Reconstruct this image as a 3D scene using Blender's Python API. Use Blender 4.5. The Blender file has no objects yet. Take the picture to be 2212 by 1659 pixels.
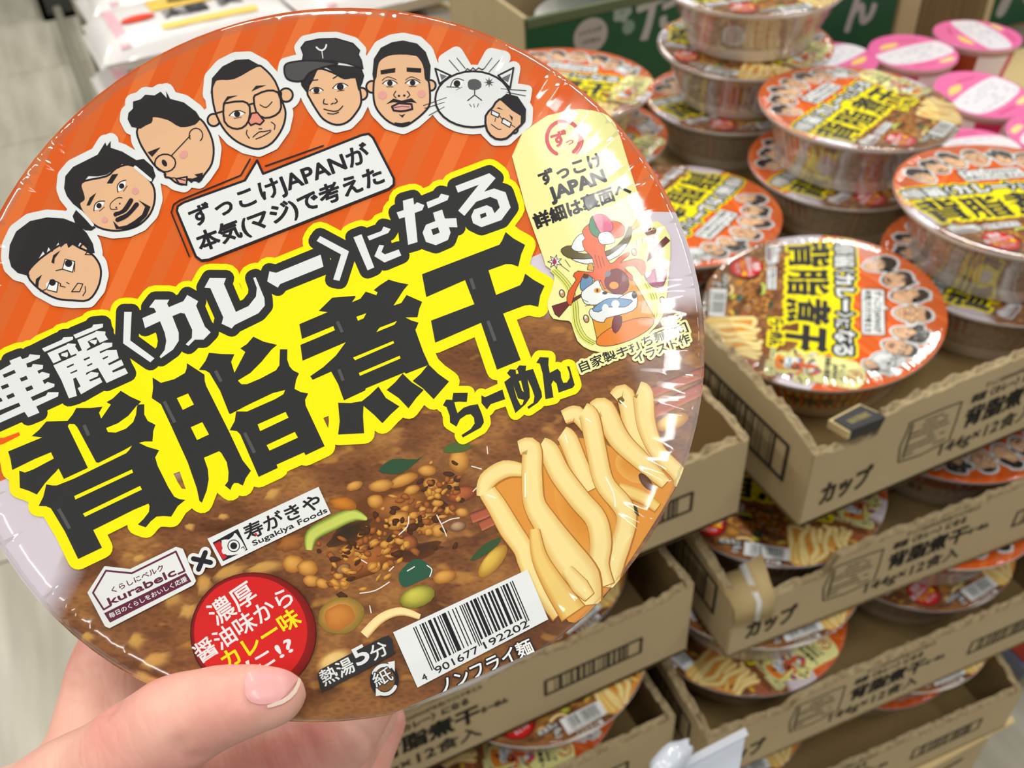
import bpy, bmesh, math, random
from mathutils import Vector, Matrix
from mathutils.geometry import tessellate_polygon, delaunay_2d_cdt
SC = bpy.context.scene
COL = SC.collection
R_ = random.Random(7)
# ------------------------------------------------------------------ camera
FPX, IW, IH = 2115.0, 2212.0, 1659.0
CX = Vector((.90137138, -.43109922, -.04102556))      # camera right, world
CY = Vector((-.3075453, -.57056932, -.76148969))      # image down, world
CZ = Vector((.30486969, .69900223, -.64687739))       # view direction, world
CZ.normalize(); CX = (CX-CZ*CX.dot(CZ)).normalized(); CY = CZ.cross(CX)
HC = 1.35                                             # height of the phone above the shop floor
CAMP = Vector((0, 0, HC))
cam = bpy.data.cameras.new('camera'); camo = bpy.data.objects.new('camera', cam); COL.objects.link(camo)
camo.matrix_world = Matrix(((CX.x, -CY.x, -CZ.x, 0), (CX.y, -CY.y, -CZ.y, 0), (CX.z, -CY.z, -CZ.z, HC), (0, 0, 0, 1)))
cam.sensor_width = 36; cam.lens = 36*FPX/IW; cam.clip_start = .01; cam.clip_end = 50
cam.dof.use_dof = True; cam.dof.focus_distance = .215; cam.dof.aperture_fstop = 25
SC.camera = camo
# ------------------------------------------------------------------ light and exposure
SC.view_settings.view_transform = 'Standard'; SC.view_settings.look = 'None'
SC.view_settings.gamma = 1; SC.view_settings.exposure = -0.1; SC.view_settings.use_curve_mapping = False
W = bpy.data.worlds.new('shop_air'); SC.world = W; W.use_nodes = True
W.node_tree.nodes['Background'].inputs[0].default_value = (1, .97, .92, 1)
W.node_tree.nodes['Background'].inputs[1].default_value = .25
def area(name, loc, sx, sy, power, col=(1, .98, .95), rz=0):
    l = bpy.data.lights.new(name, 'AREA'); l.shape = 'RECTANGLE'; l.size = sx; l.size_y = sy; l.energy = power; l.color = col
    o = bpy.data.objects.new(name, l); COL.objects.link(o); o.location = loc; o.rotation_euler = (0, 0, rz)
    return o
for i, (x, y) in enumerate(((-1.6, -.6), (.2, -.6), (2.0, -.6), (-1.6, 1.6), (.2, 1.6), (2.0, 1.6), (-1.6, 3.8), (.2, 3.8), (2.0, 3.8))):
    area('ceiling_tube', (x, y, 2.95), .12, 1.2, 21)
SC.cycles.max_bounces = 6; SC.cycles.transparent_max_bounces = 12; SC.cycles.caustics_reflective = False; SC.cycles.caustics_refractive = False

# ------------------------------------------------------------------ geometry of the picture taken apart
def ray(px, py): return (CX*((px-IW/2)/FPX)+CY*((py-IH/2)/FPX)+CZ)
def at_z(px, py, z): r = ray(px, py); return CAMP+r*((z-HC)/r.z)
def at_y(px, py, y): r = ray(px, py); return CAMP+r*(y/r.y)
def at_d(px, py, d): return CAMP+ray(px, py)*d
def camp(x, y, z): return CAMP+CX*x+CY*y+CZ*z
# ------------------------------------------------------------------ materials
def lin(c):
    return tuple(((v/255)/12.92 if v <= 10.3 else ((v/255+.055)/1.055)**2.4) for v in c)
def nodes(m): return m.node_tree.nodes, m.node_tree.links
def mat(name, rgb, rough=.5, coat=0, noise=0, nscale=60, metal=0, bump=0, spec=.5):
    m = bpy.data.materials.new(name); m.use_nodes = True; n, l = nodes(m); b = n['Principled BSDF']
    c = lin(rgb); b.inputs['Base Color'].default_value = (*c, 1); b.inputs['Roughness'].default_value = rough
    b.inputs['Metallic'].default_value = metal; b.inputs['Coat Weight'].default_value = coat; b.inputs['Coat Roughness'].default_value = .08
    b.inputs['Specular IOR Level'].default_value = spec
    if noise or bump:
        t = n.new('ShaderNodeTexCoord'); x = n.new('ShaderNodeTexNoise'); x.inputs['Scale'].default_value = nscale; x.inputs['Detail'].default_value = 6
        l.new(t.outputs['Object'], x.inputs['Vector'])
        if noise:
            r = n.new('ShaderNodeMix'); r.data_type = 'RGBA'
            r.inputs[6].default_value = (*[v*(1-noise) for v in c], 1); r.inputs[7].default_value = (*[min(1, v*(1+noise)) for v in c], 1)
            l.new(x.outputs['Fac'], r.inputs[0]); l.new(r.outputs[2], b.inputs['Base Color'])
        if bump:
            u = n.new('ShaderNodeBump'); u.inputs['Strength'].default_value = bump; u.inputs['Distance'].default_value = .002
            l.new(x.outputs['Fac'], u.inputs['Height']); l.new(u.outputs['Normal'], b.inputs['Normal'])
    return m
def mat_print(name, soup=False, rough=.5, coat=.1):
    """ink on paper: colour attribute 'ink'; where its alpha is 0 a procedural curry-soup picture is printed"""
    m = bpy.data.materials.new(name); m.use_nodes = True; n, l = nodes(m); b = n['Principled BSDF']
    a = n.new('ShaderNodeVertexColor'); a.layer_name = 'ink'
    b.inputs['Roughness'].default_value = rough; b.inputs['Coat Weight'].default_value = coat; b.inputs['Coat Roughness'].default_value = .06; b.inputs['Specular IOR Level'].default_value = .12
    if not soup:
        l.new(a.outputs['Color'], b.inputs['Base Color']); return m
    t = n.new('ShaderNodeTexCoord')
    def ramp(src, pts):
        r = n.new('ShaderNodeValToRGB'); e = r.color_ramp.elements
        e[0].position = pts[0][0]; e[0].color = (*lin(pts[0][1]), 1); e[1].position = pts[-1][0]; e[1].color = (*lin(pts[-1][1]), 1)
        for p, c in pts[1:-1]: k = e.new(p); k.color = (*lin(c), 1)
        l.new(src, r.inputs[0]); return r.outputs[0]
    def mix(f, x, y, typ='MIX', fv=None):
        k = n.new('ShaderNodeMix'); k.data_type = 'RGBA'; k.blend_type = typ
        if f is None: k.inputs[0].default_value = fv
        else: l.new(f, k.inputs[0])
        l.new(x, k.inputs[6]); l.new(y, k.inputs[7]); return k.outputs[2]
    n1 = n.new('ShaderNodeTexNoise'); n1.inputs['Scale'].default_value = 55; n1.inputs['Detail'].default_value = 3; n1.inputs['Distortion'].default_value = .6
    mp = n.new('ShaderNodeMapping'); mp.inputs['Rotation'].default_value = (0, 0, math.radians(-35)); mp.inputs['Scale'].default_value = (1, 2.1, 1)
    l.new(t.outputs['Object'], mp.inputs[0]); l.new(mp.outputs[0], n1.inputs['Vector'])
    base = ramp(n1.outputs['Fac'], ((.25, (84, 50, 28)), (.45, (124, 80, 48)), (.6, (150, 103, 58)), (.78, (176, 130, 72))))
    v = n.new('ShaderNodeTexVoronoi'); v.inputs['Scale'].default_value = 420; v.feature = 'F1'
    l.new(mp.outputs[0], v.inputs['Vector'])
    bub = ramp(v.outputs['Distance'], ((.1, (120, 100, 90)), (.5, (205, 190, 175)), (.75, (150, 140, 130))))
    c1 = mix(None, base, bub, 'OVERLAY', .42)
    n2 = n.new('ShaderNodeTexNoise'); n2.inputs['Scale'].default_value = 130; n2.inputs['Detail'].default_value = 2
    l.new(mp.outputs[0], n2.inputs['Vector'])
    ch = n.new('ShaderNodeMath'); ch.operation = 'MULTIPLY_ADD'; ch.inputs[1].default_value = 9; ch.inputs[2].default_value = -5.4; ch.use_clamp = True
    l.new(n2.outputs['Fac'], ch.inputs[0])
    gold = n.new('ShaderNodeRGB'); gold.outputs[0].default_value = (*lin((196, 140, 66)), 1)
    hf = n.new('ShaderNodeMath'); hf.operation = 'MULTIPLY'; hf.inputs[1].default_value = .6; l.new(ch.outputs[0], hf.inputs[0])
    c2 = mix(hf.outputs[0], c1, gold.outputs[0])
    l.new(mix(a.outputs['Alpha'], c2, a.outputs['Color']), b.inputs['Base Color'])
    return m
# ------------------------------------------------------------------ object helpers
def link(name, me, m=None, parent=None):
    o = bpy.data.objects.new(name, me); COL.objects.link(o)
    if m is not None:
        for k in (m if isinstance(m, (list, tuple)) else [m]): me.materials.append(k)
    if parent is not None: o.parent = parent
    return o
def tag(o, label=None, cat=None, group=None, kind=None):
    if label: o['label'] = label
    if cat: o['category'] = cat
    if group: o['group'] = group
    if kind: o['kind'] = kind
    return o
def empty(name, loc=(0, 0, 0), rot=(0, 0, 0)):
    o = bpy.data.objects.new(name, None); COL.objects.link(o); o.location = loc; o.rotation_euler = rot; o.empty_display_size = .02
    return o
def mesh_from(name, vs, fs, smooth=False):
    me = bpy.data.meshes.new(name); me.from_pydata([tuple(v) for v in vs], [], fs); me.update()
    if smooth:
        for p in me.polygons: p.use_smooth = True
    return me
def fixn(me):
    bm = bmesh.new(); bm.from_mesh(me); bmesh.ops.recalc_face_normals(bm, faces=bm.faces); bm.to_mesh(me); bm.free(); return me
def box_vf(x0, y0, z0, x1, y1, z1, base=0):
    v = [(x0, y0, z0), (x1, y0, z0), (x1, y1, z0), (x0, y1, z0), (x0, y0, z1), (x1, y0, z1), (x1, y1, z1), (x0, y1, z1)]
    f = [(0, 3, 2, 1), (4, 5, 6, 7), (0, 1, 5, 4), (1, 2, 6, 5), (2, 3, 7, 6), (3, 0, 4, 7)]
    return v, [tuple(i+base for i in q) for q in f]
def boxes(name, bs, bevel=0):
    vs, fs = [], []
    for b in bs:
        v, f = box_vf(*b, base=len(vs)); vs += v; fs += f
    me = mesh_from(name, vs, fs)
    if bevel:
        bm = bmesh.new(); bm.from_mesh(me); bmesh.ops.bevel(bm, geom=bm.edges[:], offset=bevel, segments=2, affect='EDGES'); bm.to_mesh(me); bm.free()
        for p in me.polygons: p.use_smooth = False
    return me
def lathe(name, prof, n=72, smooth=True, closed=False):
    vs, fs = [], []
    for r, z in prof:
        for i in range(n): a = 2*math.pi*i/n; vs.append((r*math.cos(a), r*math.sin(a), z))
    for k in range(len(prof)-1):
        for i in range(n):
            j = (i+1) % n; fs.append((k*n+i, k*n+j, (k+1)*n+j, (k+1)*n+i))
    return fixn(mesh_from(name, vs, fs, smooth))

# ------------------------------------------------------------------ flat print drawn as vector shapes
def smooth_pts(P, closed=True, k=4):
    n = len(P); out = []
    rng = range(n) if closed else range(n-1)
    for i in rng:
        p0 = P[(i-1) % n] if closed or i > 0 else P[i]; p1 = P[i]; p2 = P[(i+1) % n]; p3 = P[(i+2) % n] if closed or i+2 < n else p2
        for j in range(k):
            t = j/k
            out.append(tuple(.5*((2*p1[c])+(-p0[c]+p2[c])*t+(2*p0[c]-5*p1[c]+4*p2[c]-p3[c])*t*t+(-p0[c]+3*p1[c]-3*p2[c]+p3[c])*t*t*t) for c in (0, 1)))
    if not closed: out.append(tuple(P[-1]))
    return out
_glyphs = {}
def text_geo(s):
    if s in _glyphs: return _glyphs[s]
    c = bpy.data.curves.new('t', 'FONT'); c.body = s; c.size = 1; c.resolution_u = 3
    o = bpy.data.objects.new('t', c); COL.objects.link(o)
    m = bpy.data.meshes.new_from_object(o.evaluated_get(bpy.context.evaluated_depsgraph_get()))
    V = [(v.co.x, v.co.y) for v in m.vertices]; T = [tuple(p.vertices) for p in m.polygons]
    bpy.data.objects.remove(o); bpy.data.curves.remove(c); bpy.data.meshes.remove(m)
    key = {}; idx = []
    for v in V:
        q = (round(v[0], 5), round(v[1], 5)); idx.append(key.setdefault(q, len(key)))
    cnt = {}
    for t in T:
        for i in range(len(t)):
            a, b = idx[t[i]], idx[t[(i+1) % len(t)]]
            e = (min(a, b), max(a, b)); cnt[e] = cnt.get(e, 0)+1
    U = list(key); E = [(U[a], U[b]) for (a, b), k in cnt.items() if k == 1 and a != b]
    x0 = min(v[0] for v in V); x1 = max(v[0] for v in V)
    _glyphs[s] = (V, T, E, x0, x1); return _glyphs[s]
class Art:
    """shapes in a flat 2D frame; every call lies one hair above the one before"""
    def __init__(s, dz=.000009): s.v = []; s.f = []; s.c = []; s.z = 0; s.dz = dz; s.T = lambda p: p
    def lay(s, k=1): s.z += k
    def crop(s, ox, oy, w, W): k = w/W; s.T = lambda p: (ox+p[0]*k, oy+p[1]*k); s.k = k
    def raw(s): s.T = lambda p: p; s.k = 1
    def _add(s, pts, faces, col, a=1):
        s.z += .02; b = len(s.v)
        for p in pts: s.v.append((p[0], p[1], s.z))
        for f in faces: s.f.append(tuple(i+b for i in f)); s.c.append([(*col, a)]*len(f) if not isinstance(col, list) else [col[i] for i in f])
    def poly(s, P, col, holes=(), smooth=0, a=1, t=True):
        loops = [P]+list(holes)
        if smooth: loops = [smooth_pts(L, True, smooth) for L in loops]
        if t: loops = [[s.T(p) for p in L] for L in loops]
        tri = tessellate_polygon([[Vector((x, y, 0)) for x, y in L] for L in loops])
        s._add([p for L in loops for p in L], tri, lin(col), a); return loops
    def grad(s, P, cols, al=None, t=True):
        """fan of a small convex polygon with one colour per corner"""
        P = [s.T(p) for p in P] if t else P
        cc = [(*lin(c), (al[i] if al else 1)) for i, c in enumerate(cols)]
        s._add(P, [tuple(range(len(P)))], cc)
    def caps(s, E, r, col, n=8):
        """thick rounded line along every edge (already in the frame), merged into one flat shape"""
        if not E: return
        pts, fs, at = [], [], {}
        for a, b in E:
            dx, dy = b[0]-a[0], b[1]-a[1]; L = math.hypot(dx, dy)
            if L < 1e-6: continue
            nx, ny = -dy/L*r, dx/L*r; k = len(pts); w = math.atan2(dy, dx)
            pts += [(a[0]+nx, a[1]+ny), (a[0]-nx, a[1]-ny), (b[0]-nx, b[1]-ny), (b[0]+nx, b[1]+ny)]; fs.append((k, k+1, k+2, k+3))
            at.setdefault((round(a[0], 3), round(a[1], 3)), []).append(w); at.setdefault((round(b[0], 3), round(b[1], 3)), []).append(w+math.pi)
        st = math.radians(28 if r > 6 else 45)
        for (x, y), ws in at.items():                              # fill only the open wedge round each corner
            ws = sorted(w % (2*math.pi) for w in ws)
            for i, w in enumerate(ws):
                g = (ws[(i+1) % len(ws)]-w) % (2*math.pi) if len(ws) > 1 else 2*math.pi
                if g <= math.pi+.02: continue
                m = max(1, math.ceil((g-math.pi)/st)); k = len(pts)
                pts.append((x, y)); pts += [(x+r*math.cos(w+math.pi/2+(g-math.pi)*j/m), y+r*math.sin(w+math.pi/2+(g-math.pi)*j/m)) for j in range(m+1)]
                fs.append(tuple(range(k, k+m+2)))
        u, _, tri, _, _, og = delaunay_2d_cdt([Vector(p) for p in pts], [], fs, 0, 1e-5)
        s._add([(p[0], p[1]) for p in u], [t for t, o in zip(tri, og) if len(o)], lin(col))
    def outline(s, loops, r, col, n=12):
        s.caps([(L[i], L[(i+1) % len(L)]) for L in loops for i in range(len(L))], r, col, n)
    def line(s, P, w, col, smooth=0, closed=False, t=True):
        if smooth: P = smooth_pts(P, closed, smooth)
        if t: P = [s.T(p) for p in P]
        E = [(P[i], P[i+1]) for i in range(len(P)-1)]+([(P[-1], P[0])] if closed else [])
        s.caps(E, w/2*(s.k if t else 1), col, 8)
    def ell(s, c, rx, ry, col, rot=0, n=20, t=True):
        a = math.radians(rot)
        P = [(c[0]+rx*math.cos(u)*math.cos(a)-ry*math.sin(u)*math.sin(a), c[1]+rx*math.cos(u)*math.sin(a)+ry*math.sin(u)*math.cos(a)) for u in [2*math.pi*i/n for i in range(n)]]
        if t: P = [s.T(p) for p in P]
        s._add(P, [tuple(range(n))], lin(col)); return [P]
    def blob(s, c, rx, ry, c0, c1, rot=0, n=14, off=(-.25, -.3), jag=.0, a1=1, seed=0, t=True):
        """rounded lump of food, lighter where its printed picture is lit"""
        rr = random.Random(seed or int(c[0]*7+c[1])); a = math.radians(rot); P = []
        for i in range(n):
            u = 2*math.pi*i/n; k = 1+jag*rr.uniform(-1, 1)
            x, y = rx*k*math.cos(u), ry*k*math.sin(u); P.append((c[0]+x*math.cos(a)-y*math.sin(a), c[1]+x*math.sin(a)+y*math.cos(a)))
        m = (c[0]+off[0]*rx, c[1]+off[1]*ry)
        mid = [(m[0]*.5+p[0]*.5, m[1]*.5+p[1]*.5) for p in P]
        allp = [m]+mid+P
        if t: allp = [s.T(p) for p in allp]
        cm = [(c0[i]*.75+c1[i]*.25) for i in range(3)]
        cc = [(*lin(c0), 1)]+[(*lin(cm), 1)]*n+[(*lin(c1), a1)]*n
        fs = [(0, 1+i, 1+(i+1) % n) for i in range(n)]+[(1+i, 1+n+i, 1+n+(i+1) % n, 1+(i+1) % n) for i in range(n)]
        s._add(allp, fs, cc)
    def ribbon(s, P, ws, cols, smooth=5, t=True):
        """noodle or chopstick: widths and colours (left, middle, right) along a path"""
        n0 = len(P); P = smooth_pts(P, False, smooth); N = len(P); pts = []; cc = []
        for i, p in enumerate(P):
            q = P[min(i+1, N-1)]; o = P[max(i-1, 0)]; dx, dy = q[0]-o[0], q[1]-o[1]; L = math.hypot(dx, dy) or 1
            u = i/(N-1)*(len(ws)-1); a = int(min(u, len(ws)-1.001)) if len(ws) > 1 else 0; fr = u-a
            w = (ws[a]*(1-fr)+ws[min(a+1, len(ws)-1)]*fr)/2
            for k, cfr in ((-1, 0), (-.45, 1), (.45, 1), (1, 2)): pts.append((p[0]-dy/L*w*k, p[1]+dx/L*w*k)); cc.append((*lin(cols[cfr]), 1))
        if t: pts = [s.T(p) for p in pts]
        s._add(pts, [(4*i+j, 4*i+j+1, 4*i+j+5, 4*i+j+4) for i in range(N-1) for j in range(3)], cc)
    def text(s, st, P0, P1, h, col, bold=0, outs=(), wide=None, t=True):
        """lettering from P0 to P1 standing on that line; outs = [(extra radius, colour)] drawn beneath"""
        V, T, E, x0, x1 = text_geo(st)
        if t: P0, P1 = s.T(P0), s.T(P1); h = h*s.k; bold *= s.k; outs = [(r*s.k, c) for r, c in outs]
        dx, dy = P1[0]-P0[0], P1[1]-P0[1]; L = math.hypot(dx, dy); ux, uy = dx/L, dy/L; k = L/(x1-x0)
        f = lambda v: (P0[0]+ux*(v[0]-x0)*k+uy*(v[1]+.08)*h*s.flip, P0[1]+uy*(v[0]-x0)*k-ux*(v[1]+.08)*h*s.flip)
        EE = [(f(a), f(b)) for a, b in E]
        for r, c in outs: s.caps(EE, r+bold, c, 8); s.lay(.5)
        if bold: s.caps(EE, bold, col, 6)
        s._add([f(v) for v in V], T, lin(col)); s.lay(.3)
    flip = 1
    def build(s, name, fn, m, clip=None):
        """fn maps 2D+height to 3D; clip(x, y) is the signed inside test radius"""
        vs, fs, cs = [], [], []
        pos = [fn(x, y, z*s.dz) for x, y, z in s.v]
        for f, c in zip(s.f, s.c):
            P = [(pos[i], c[j]) for j, i in enumerate(f)]
            if clip: P = clip(P)
            if len(P) < 3: continue
            b = len(vs); vs += [p[0] for p in P]; fs.append(tuple(range(b, b+len(P)))); cs += [p[1] for p in P]
        me = mesh_from(name, vs, fs)
        a = me.color_attributes.new('ink', 'FLOAT_COLOR', 'CORNER')
        a.data.foreach_set('color', [x for c in cs for x in c])
        bm = bmesh.new(); bm.from_mesh(me)
        for f in bm.faces:
            if f.normal.z < 0: f.normal_flip()
        bm.to_mesh(me); bm.free()
        me.materials.append(m); return me
# ------------------------------------------------------------------ the printed lid of the curry noodle cup
LID_R, CUP_H = .085, .053
_c = Vector((-.04077146, -.01224266, .22388265)); _n = Vector((.01114287, -.26348688, -1)).normalized()
_ex = (Vector((1, 0, 0))-_n*_n.x).normalized(); _ey = _n.cross(_ex)
def px2lid(px, py):
    r = Vector(((px-IW/2)/FPX, (py-IH/2)/FPX, 1)); q = r*(_c.dot(_n)/r.dot(_n))-_c
    return q.dot(_ex), q.dot(_ey)
NP = 96
_rim = [(LID_R*.999*math.cos(2*math.pi*i/NP), LID_R*.999*math.sin(2*math.pi*i/NP)) for i in range(NP)]
_t0, _t1 = px2lid(850, 1541), px2lid(1238, 1371)
def cut_poly(P, a, b):
    """keep the part of polygon P left of a->b; P holds (position, colour)"""
    out = []
    d = lambda p: (b[0]-a[0])*(p[1]-a[1])-(b[1]-a[1])*(p[0]-a[0])
    for i in range(len(P)):
        A, B = P[i], P[(i+1) % len(P)]; da, db = d(A[0]), d(B[0])
        if da >= 0: out.append(A)
        if (da > 0 > db) or (da < 0 < db):
            t = da/(da-db)
            out.append((tuple(A[0][k]+(B[0][k]-A[0][k])*t for k in range(3)), tuple(A[1][k]+(B[1][k]-A[1][k])*t for k in range(4))))
    return out
def lid_outline():
    P = [((x, y, 0), (0, 0, 0, 0)) for x, y in _rim]
    return [p[0][:2] for p in cut_poly(P, _t0, _t1)]
LID_OUT = lid_outline()
_RI = LID_R*.999*math.cos(math.pi/NP)
def _chord(p): return (_t1[0]-_t0[0])*(p[1]-_t0[1])-(_t1[1]-_t0[1])*(p[0]-_t0[0])
def lid_clip(P):
    rr = [math.hypot(p[0][0], p[0][1]) for p in P]; cc = [_chord(p[0]) for p in P]
    if max(rr) < _RI and min(cc) > 0: return P
    if max(cc) < 0: return []
    if min(rr) > LID_R*1.001 and max(rr) < .2 and max(math.dist(P[i][0][:2], P[i-1][0][:2]) for i in range(len(P))) < .02: return []
    for i in range(len(LID_OUT)):
        P = cut_poly(P, LID_OUT[i], LID_OUT[(i+1) % len(LID_OUT)])
        if len(P) < 3: return []
    return P
ORG, BLK, WHT, SKN, YEL = (222, 92, 20), (46, 47, 48), (226, 230, 229), (226, 182, 142), (255, 238, 0)
INK = (36, 32, 38)
A = Art(); A.raw()
A.poly([(-120, -60), (1640, -60), (1640, 1700), (-120, 1700)], ORG); A.lay()
for i in range(-6, 30):                                            # paler diagonal stripes
    x = -200+i*74
    A.poly([(x, 1100), (x+37, 1100), (x+37+520, -60), (x+520, -60)], (228, 114, 50) if i % 2 else (216, 100, 38))
A.lay()
WPOLY = [(-120, 1040), (0, 1040), (1383, 457), (1600, 462), (1600, 1700), (-120, 1700)]
A.poly(WPOLY, (216, 206, 216)); A.lay()
L2 = [(40, 1400), (118, 1235), (165, 1110), (880, 720), (1110, 640), (1200, 650), (1440, 640), (1600, 628)]
A.poly([(p[0]+(70 if i < 2 else 12), p[1]+(0 if i < 2 else 45)) for i, p in enumerate(L2)]+[(1600, 1700), (100, 1700)], (200, 180, 170), a=0)
for i in range(len(L2)-1):
    p, q = L2[i], L2[i+1]; f = lambda i, p: (p[0]+(70 if i < 2 else 12), p[1]+(0 if i < 2 else 45))
    A.grad([p, q, f(i+1, q), f(i, p)], [(214, 203, 212)]*4, [1, 1, 0, 0])
A.lay()
# --- curry picture: lumps, leaves and beans
A.crop(150, 1000, 750, 2212)
for x, y, rx, ry, ro in ((450, 610, 62, 30, -20), (660, 870, 75, 60, -20), (770, 950, 90, 60, -10), (430, 1140, 75, 62, -30), (980, 345, 45, 26, 0), (770, 410, 40, 30, 0), (1000, 860, 130, 40, -30), (560, 1260, 120, 60, -20),
                         (120, 1110, 60, 40, 0), (860, 780, 60, 90, 0), (1020, 700, 130, 60, -20), (1300, 200, 70, 40, -30), (1250, 670, 160, 50, -15), (500, 1390, 150, 60, 20), (800, 1400, 120, 50, 10)):
    A.blob((x, y), rx, ry, (206, 158, 80), (150, 104, 60), ro, a1=0, jag=.2)
A.blob((1700, 1270), 140, 80, (238, 205, 130), (190, 140, 70), -25, a1=.2)
A.crop(600, 920, 500, 1659)
A.blob((900, 640), 640, 330, (104, 60, 26), (112, 70, 40), -24, n=22, a1=0, jag=.12); A.lay()
GOLD = ((222, 166, 80), (150, 92, 34))
for x, y, rx, ry, ro, c0, c1 in ((650, 960, 260, 105, -22, (176, 104, 48), (92, 50, 22)), (880, 570, 230, 110, -22, (170, 106, 50), (100, 58, 26)), (520, 770, 170, 75, -25, (48, 38, 24), (84, 50, 26)),
        (90, 840, 110, 60, -20, (176, 112, 52), (120, 70, 34)), (1000, 900, 180, 60, -15, (70, 42, 24), (92, 54, 26))):
    A.blob((x, y), rx, ry, c0, c1, ro, jag=.18, n=20)
A.lay()
A.ribbon([(225, 890), (250, 780), (400, 695), (540, 640), (640, 670)], [50, 100, 105, 95, 20], [(96, 128, 40), (196, 208, 96), (84, 104, 30)]); A.lay()
A.blob((470, 560), 95, 48, (206, 128, 40), (150, 86, 26), 10, jag=.15)
for x, y, rx, ry, ro in ((110, 990, 78, 66, 0), (215, 1020, 78, 60, 10), (480, 1130, 38, 46, 0), (240, 1110, 60, 44, 10), (320, 1130, 50, 36, 20), (1300, 250, 76, 88, 10), (1260, 410, 42, 34, 0), (1100, 420, 60, 50, 0), (1095, 470, 50, 48, 0),
        (1070, 320, 70, 40, 0), (900, 390, 110, 44, -22), (740, 430, 92, 46, -10), (550, 430, 62, 34, -20), (1050, 690, 92, 86, 0), (1150, 750, 50, 48, 0), (860, 680, 92, 60, -32), (700, 540, 60, 50, 0),
        (1320, 620, 46, 34, 0), (960, 460, 60, 34, -20), (1040, 600, 30, 24, 0), (770, 850, 40, 30, 0), (690, 1010, 50, 40, 0), (600, 900, 70, 40, -20), (500, 900, 60, 44, -20), (1195, 1080, 84, 48, -18)):
    A.blob((x, y), rx, ry, *GOLD, ro, jag=.06)
A.blob((940, 840), 66, 60, (176, 104, 60), (90, 48, 24)); A.blob((1320, 490), 112, 56, (190, 104, 60), (104, 52, 28), -15)
A.blob((1290, 720), 62, 38, (196, 160, 120), (96, 66, 46), -10); A.blob((470, 1025), 56, 36, (180, 140, 90), (84, 54, 36), -30)
A.lay()
_r = random.Random(12)
for i in range(170):
    u = _r.uniform(0, 1); v = _r.gauss(0, .5); x = 330+1000*u+v*60; y = 1080-640*u+v*240
    if _r.random() < .45: c0, c1 = (222, 166, 74), (150, 90, 30)
    elif _r.random() < .6: c0, c1 = (176, 104, 46), (100, 56, 24)
    else: c0, c1 = (84, 50, 26), (60, 34, 18)
    A.blob((x, y), _r.uniform(14, 44), _r.uniform(10, 30), c0, c1, _r.uniform(-60, 30), n=9, jag=.2)
A.lay()
A.poly([(870, 1060), (980, 955), (1080, 990), (1112, 1060), (1000, 1120), (900, 1155)], (44, 88, 66), smooth=3)
A.poly([(725, 325), (820, 240), (1000, 240), (1060, 195), (960, 290), (860, 345)], (46, 80, 54), smooth=3)
A.poly([(1185, 185), (1250, 120), (1390, 140), (1320, 190)], (78, 100, 50), smooth=3)
A.poly([(1380, 960), (1480, 850), (1600, 800), (1560, 870), (1440, 950)], (54, 84, 50), smooth=3)
A.blob((1000, 1225), 132, 76, (206, 200, 84), (116, 112, 34), -18); A.blob((1540, 970), 150, 60, (228, 192, 84), (160, 112, 40), -50)
A.blob((455, 1360), 168, 132, (212, 148, 74), (132, 112, 44), -18, jag=.04, n=20); A.blob((440, 1370), 110, 90, (204, 134, 58), (176, 108, 44), -18, jag=.1); A.lay()
A.ribbon([(620, 1500), (740, 1380), (880, 1330), (1020, 1370)], [70, 66, 60, 40], [(236, 206, 140), (248, 224, 160), (196, 150, 84)])
for P in (((1180, 700), (1240, 670), (1300, 660)), ((1140, 640), (1190, 740), (1210, 790)), ((870, 780), (930, 720), (940, 650)), ((590, 1200), (700, 1180), (800, 1120)), ((1070, 1000), (1105, 1030), (1090, 1080)), ((660, 1290), (670, 1340)), ((1500, 150), (1505, 200)), ((600, 960), (640, 985)), ((800, 1040), (830, 1010)), ((1390, 290), (1460, 310)), ((1400, 470), (1430, 440)), ((980, 1010), (930, 1040))):
    A.line(P, 8, (236, 226, 214), smooth=3)
A.lay()
# --- chopsticks and lifted noodles
A.crop(1000, 800, 520, 1487)
ST = [(196, 116, 82), (172, 90, 62), (92, 46, 40)]
for P, w in (([(1520, -2), (1130, 150)], 66), ([(1520, 90), (1130, 280)], 78), ([(790, 480), (560, 620)], 60), ([(250, 840), (50, 915)], 62), ([(260, 890), (105, 965)], 62), ([(740, 530), (520, 650)], 44)):
    A.ribbon(P, [w, w], ST, 2)
A.blob((1290, 320), 110, 50, (236, 190, 70), (160, 100, 40), -20); A.lay()
A.poly([(150, 770), (370, 600), (700, 420), (930, 480), (1150, 560), (1300, 680), (1290, 760), (1060, 1130), (880, 1380), (690, 1560), (590, 1470), (440, 1320), (380, 1180), (260, 980)], (222, 148, 60), smooth=3); A.lay()
A.blob((760, 900), 150, 300, (214, 134, 44), (226, 158, 66), -30, a1=1); A.blob((1060, 600), 130, 90, (216, 140, 50), (228, 170, 84), 30); A.lay()
NC = [(226, 186, 106), (244, 222, 150), (222, 176, 92)]; ND = [(220, 170, 84), (238, 204, 118), (212, 150, 62)]
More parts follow.
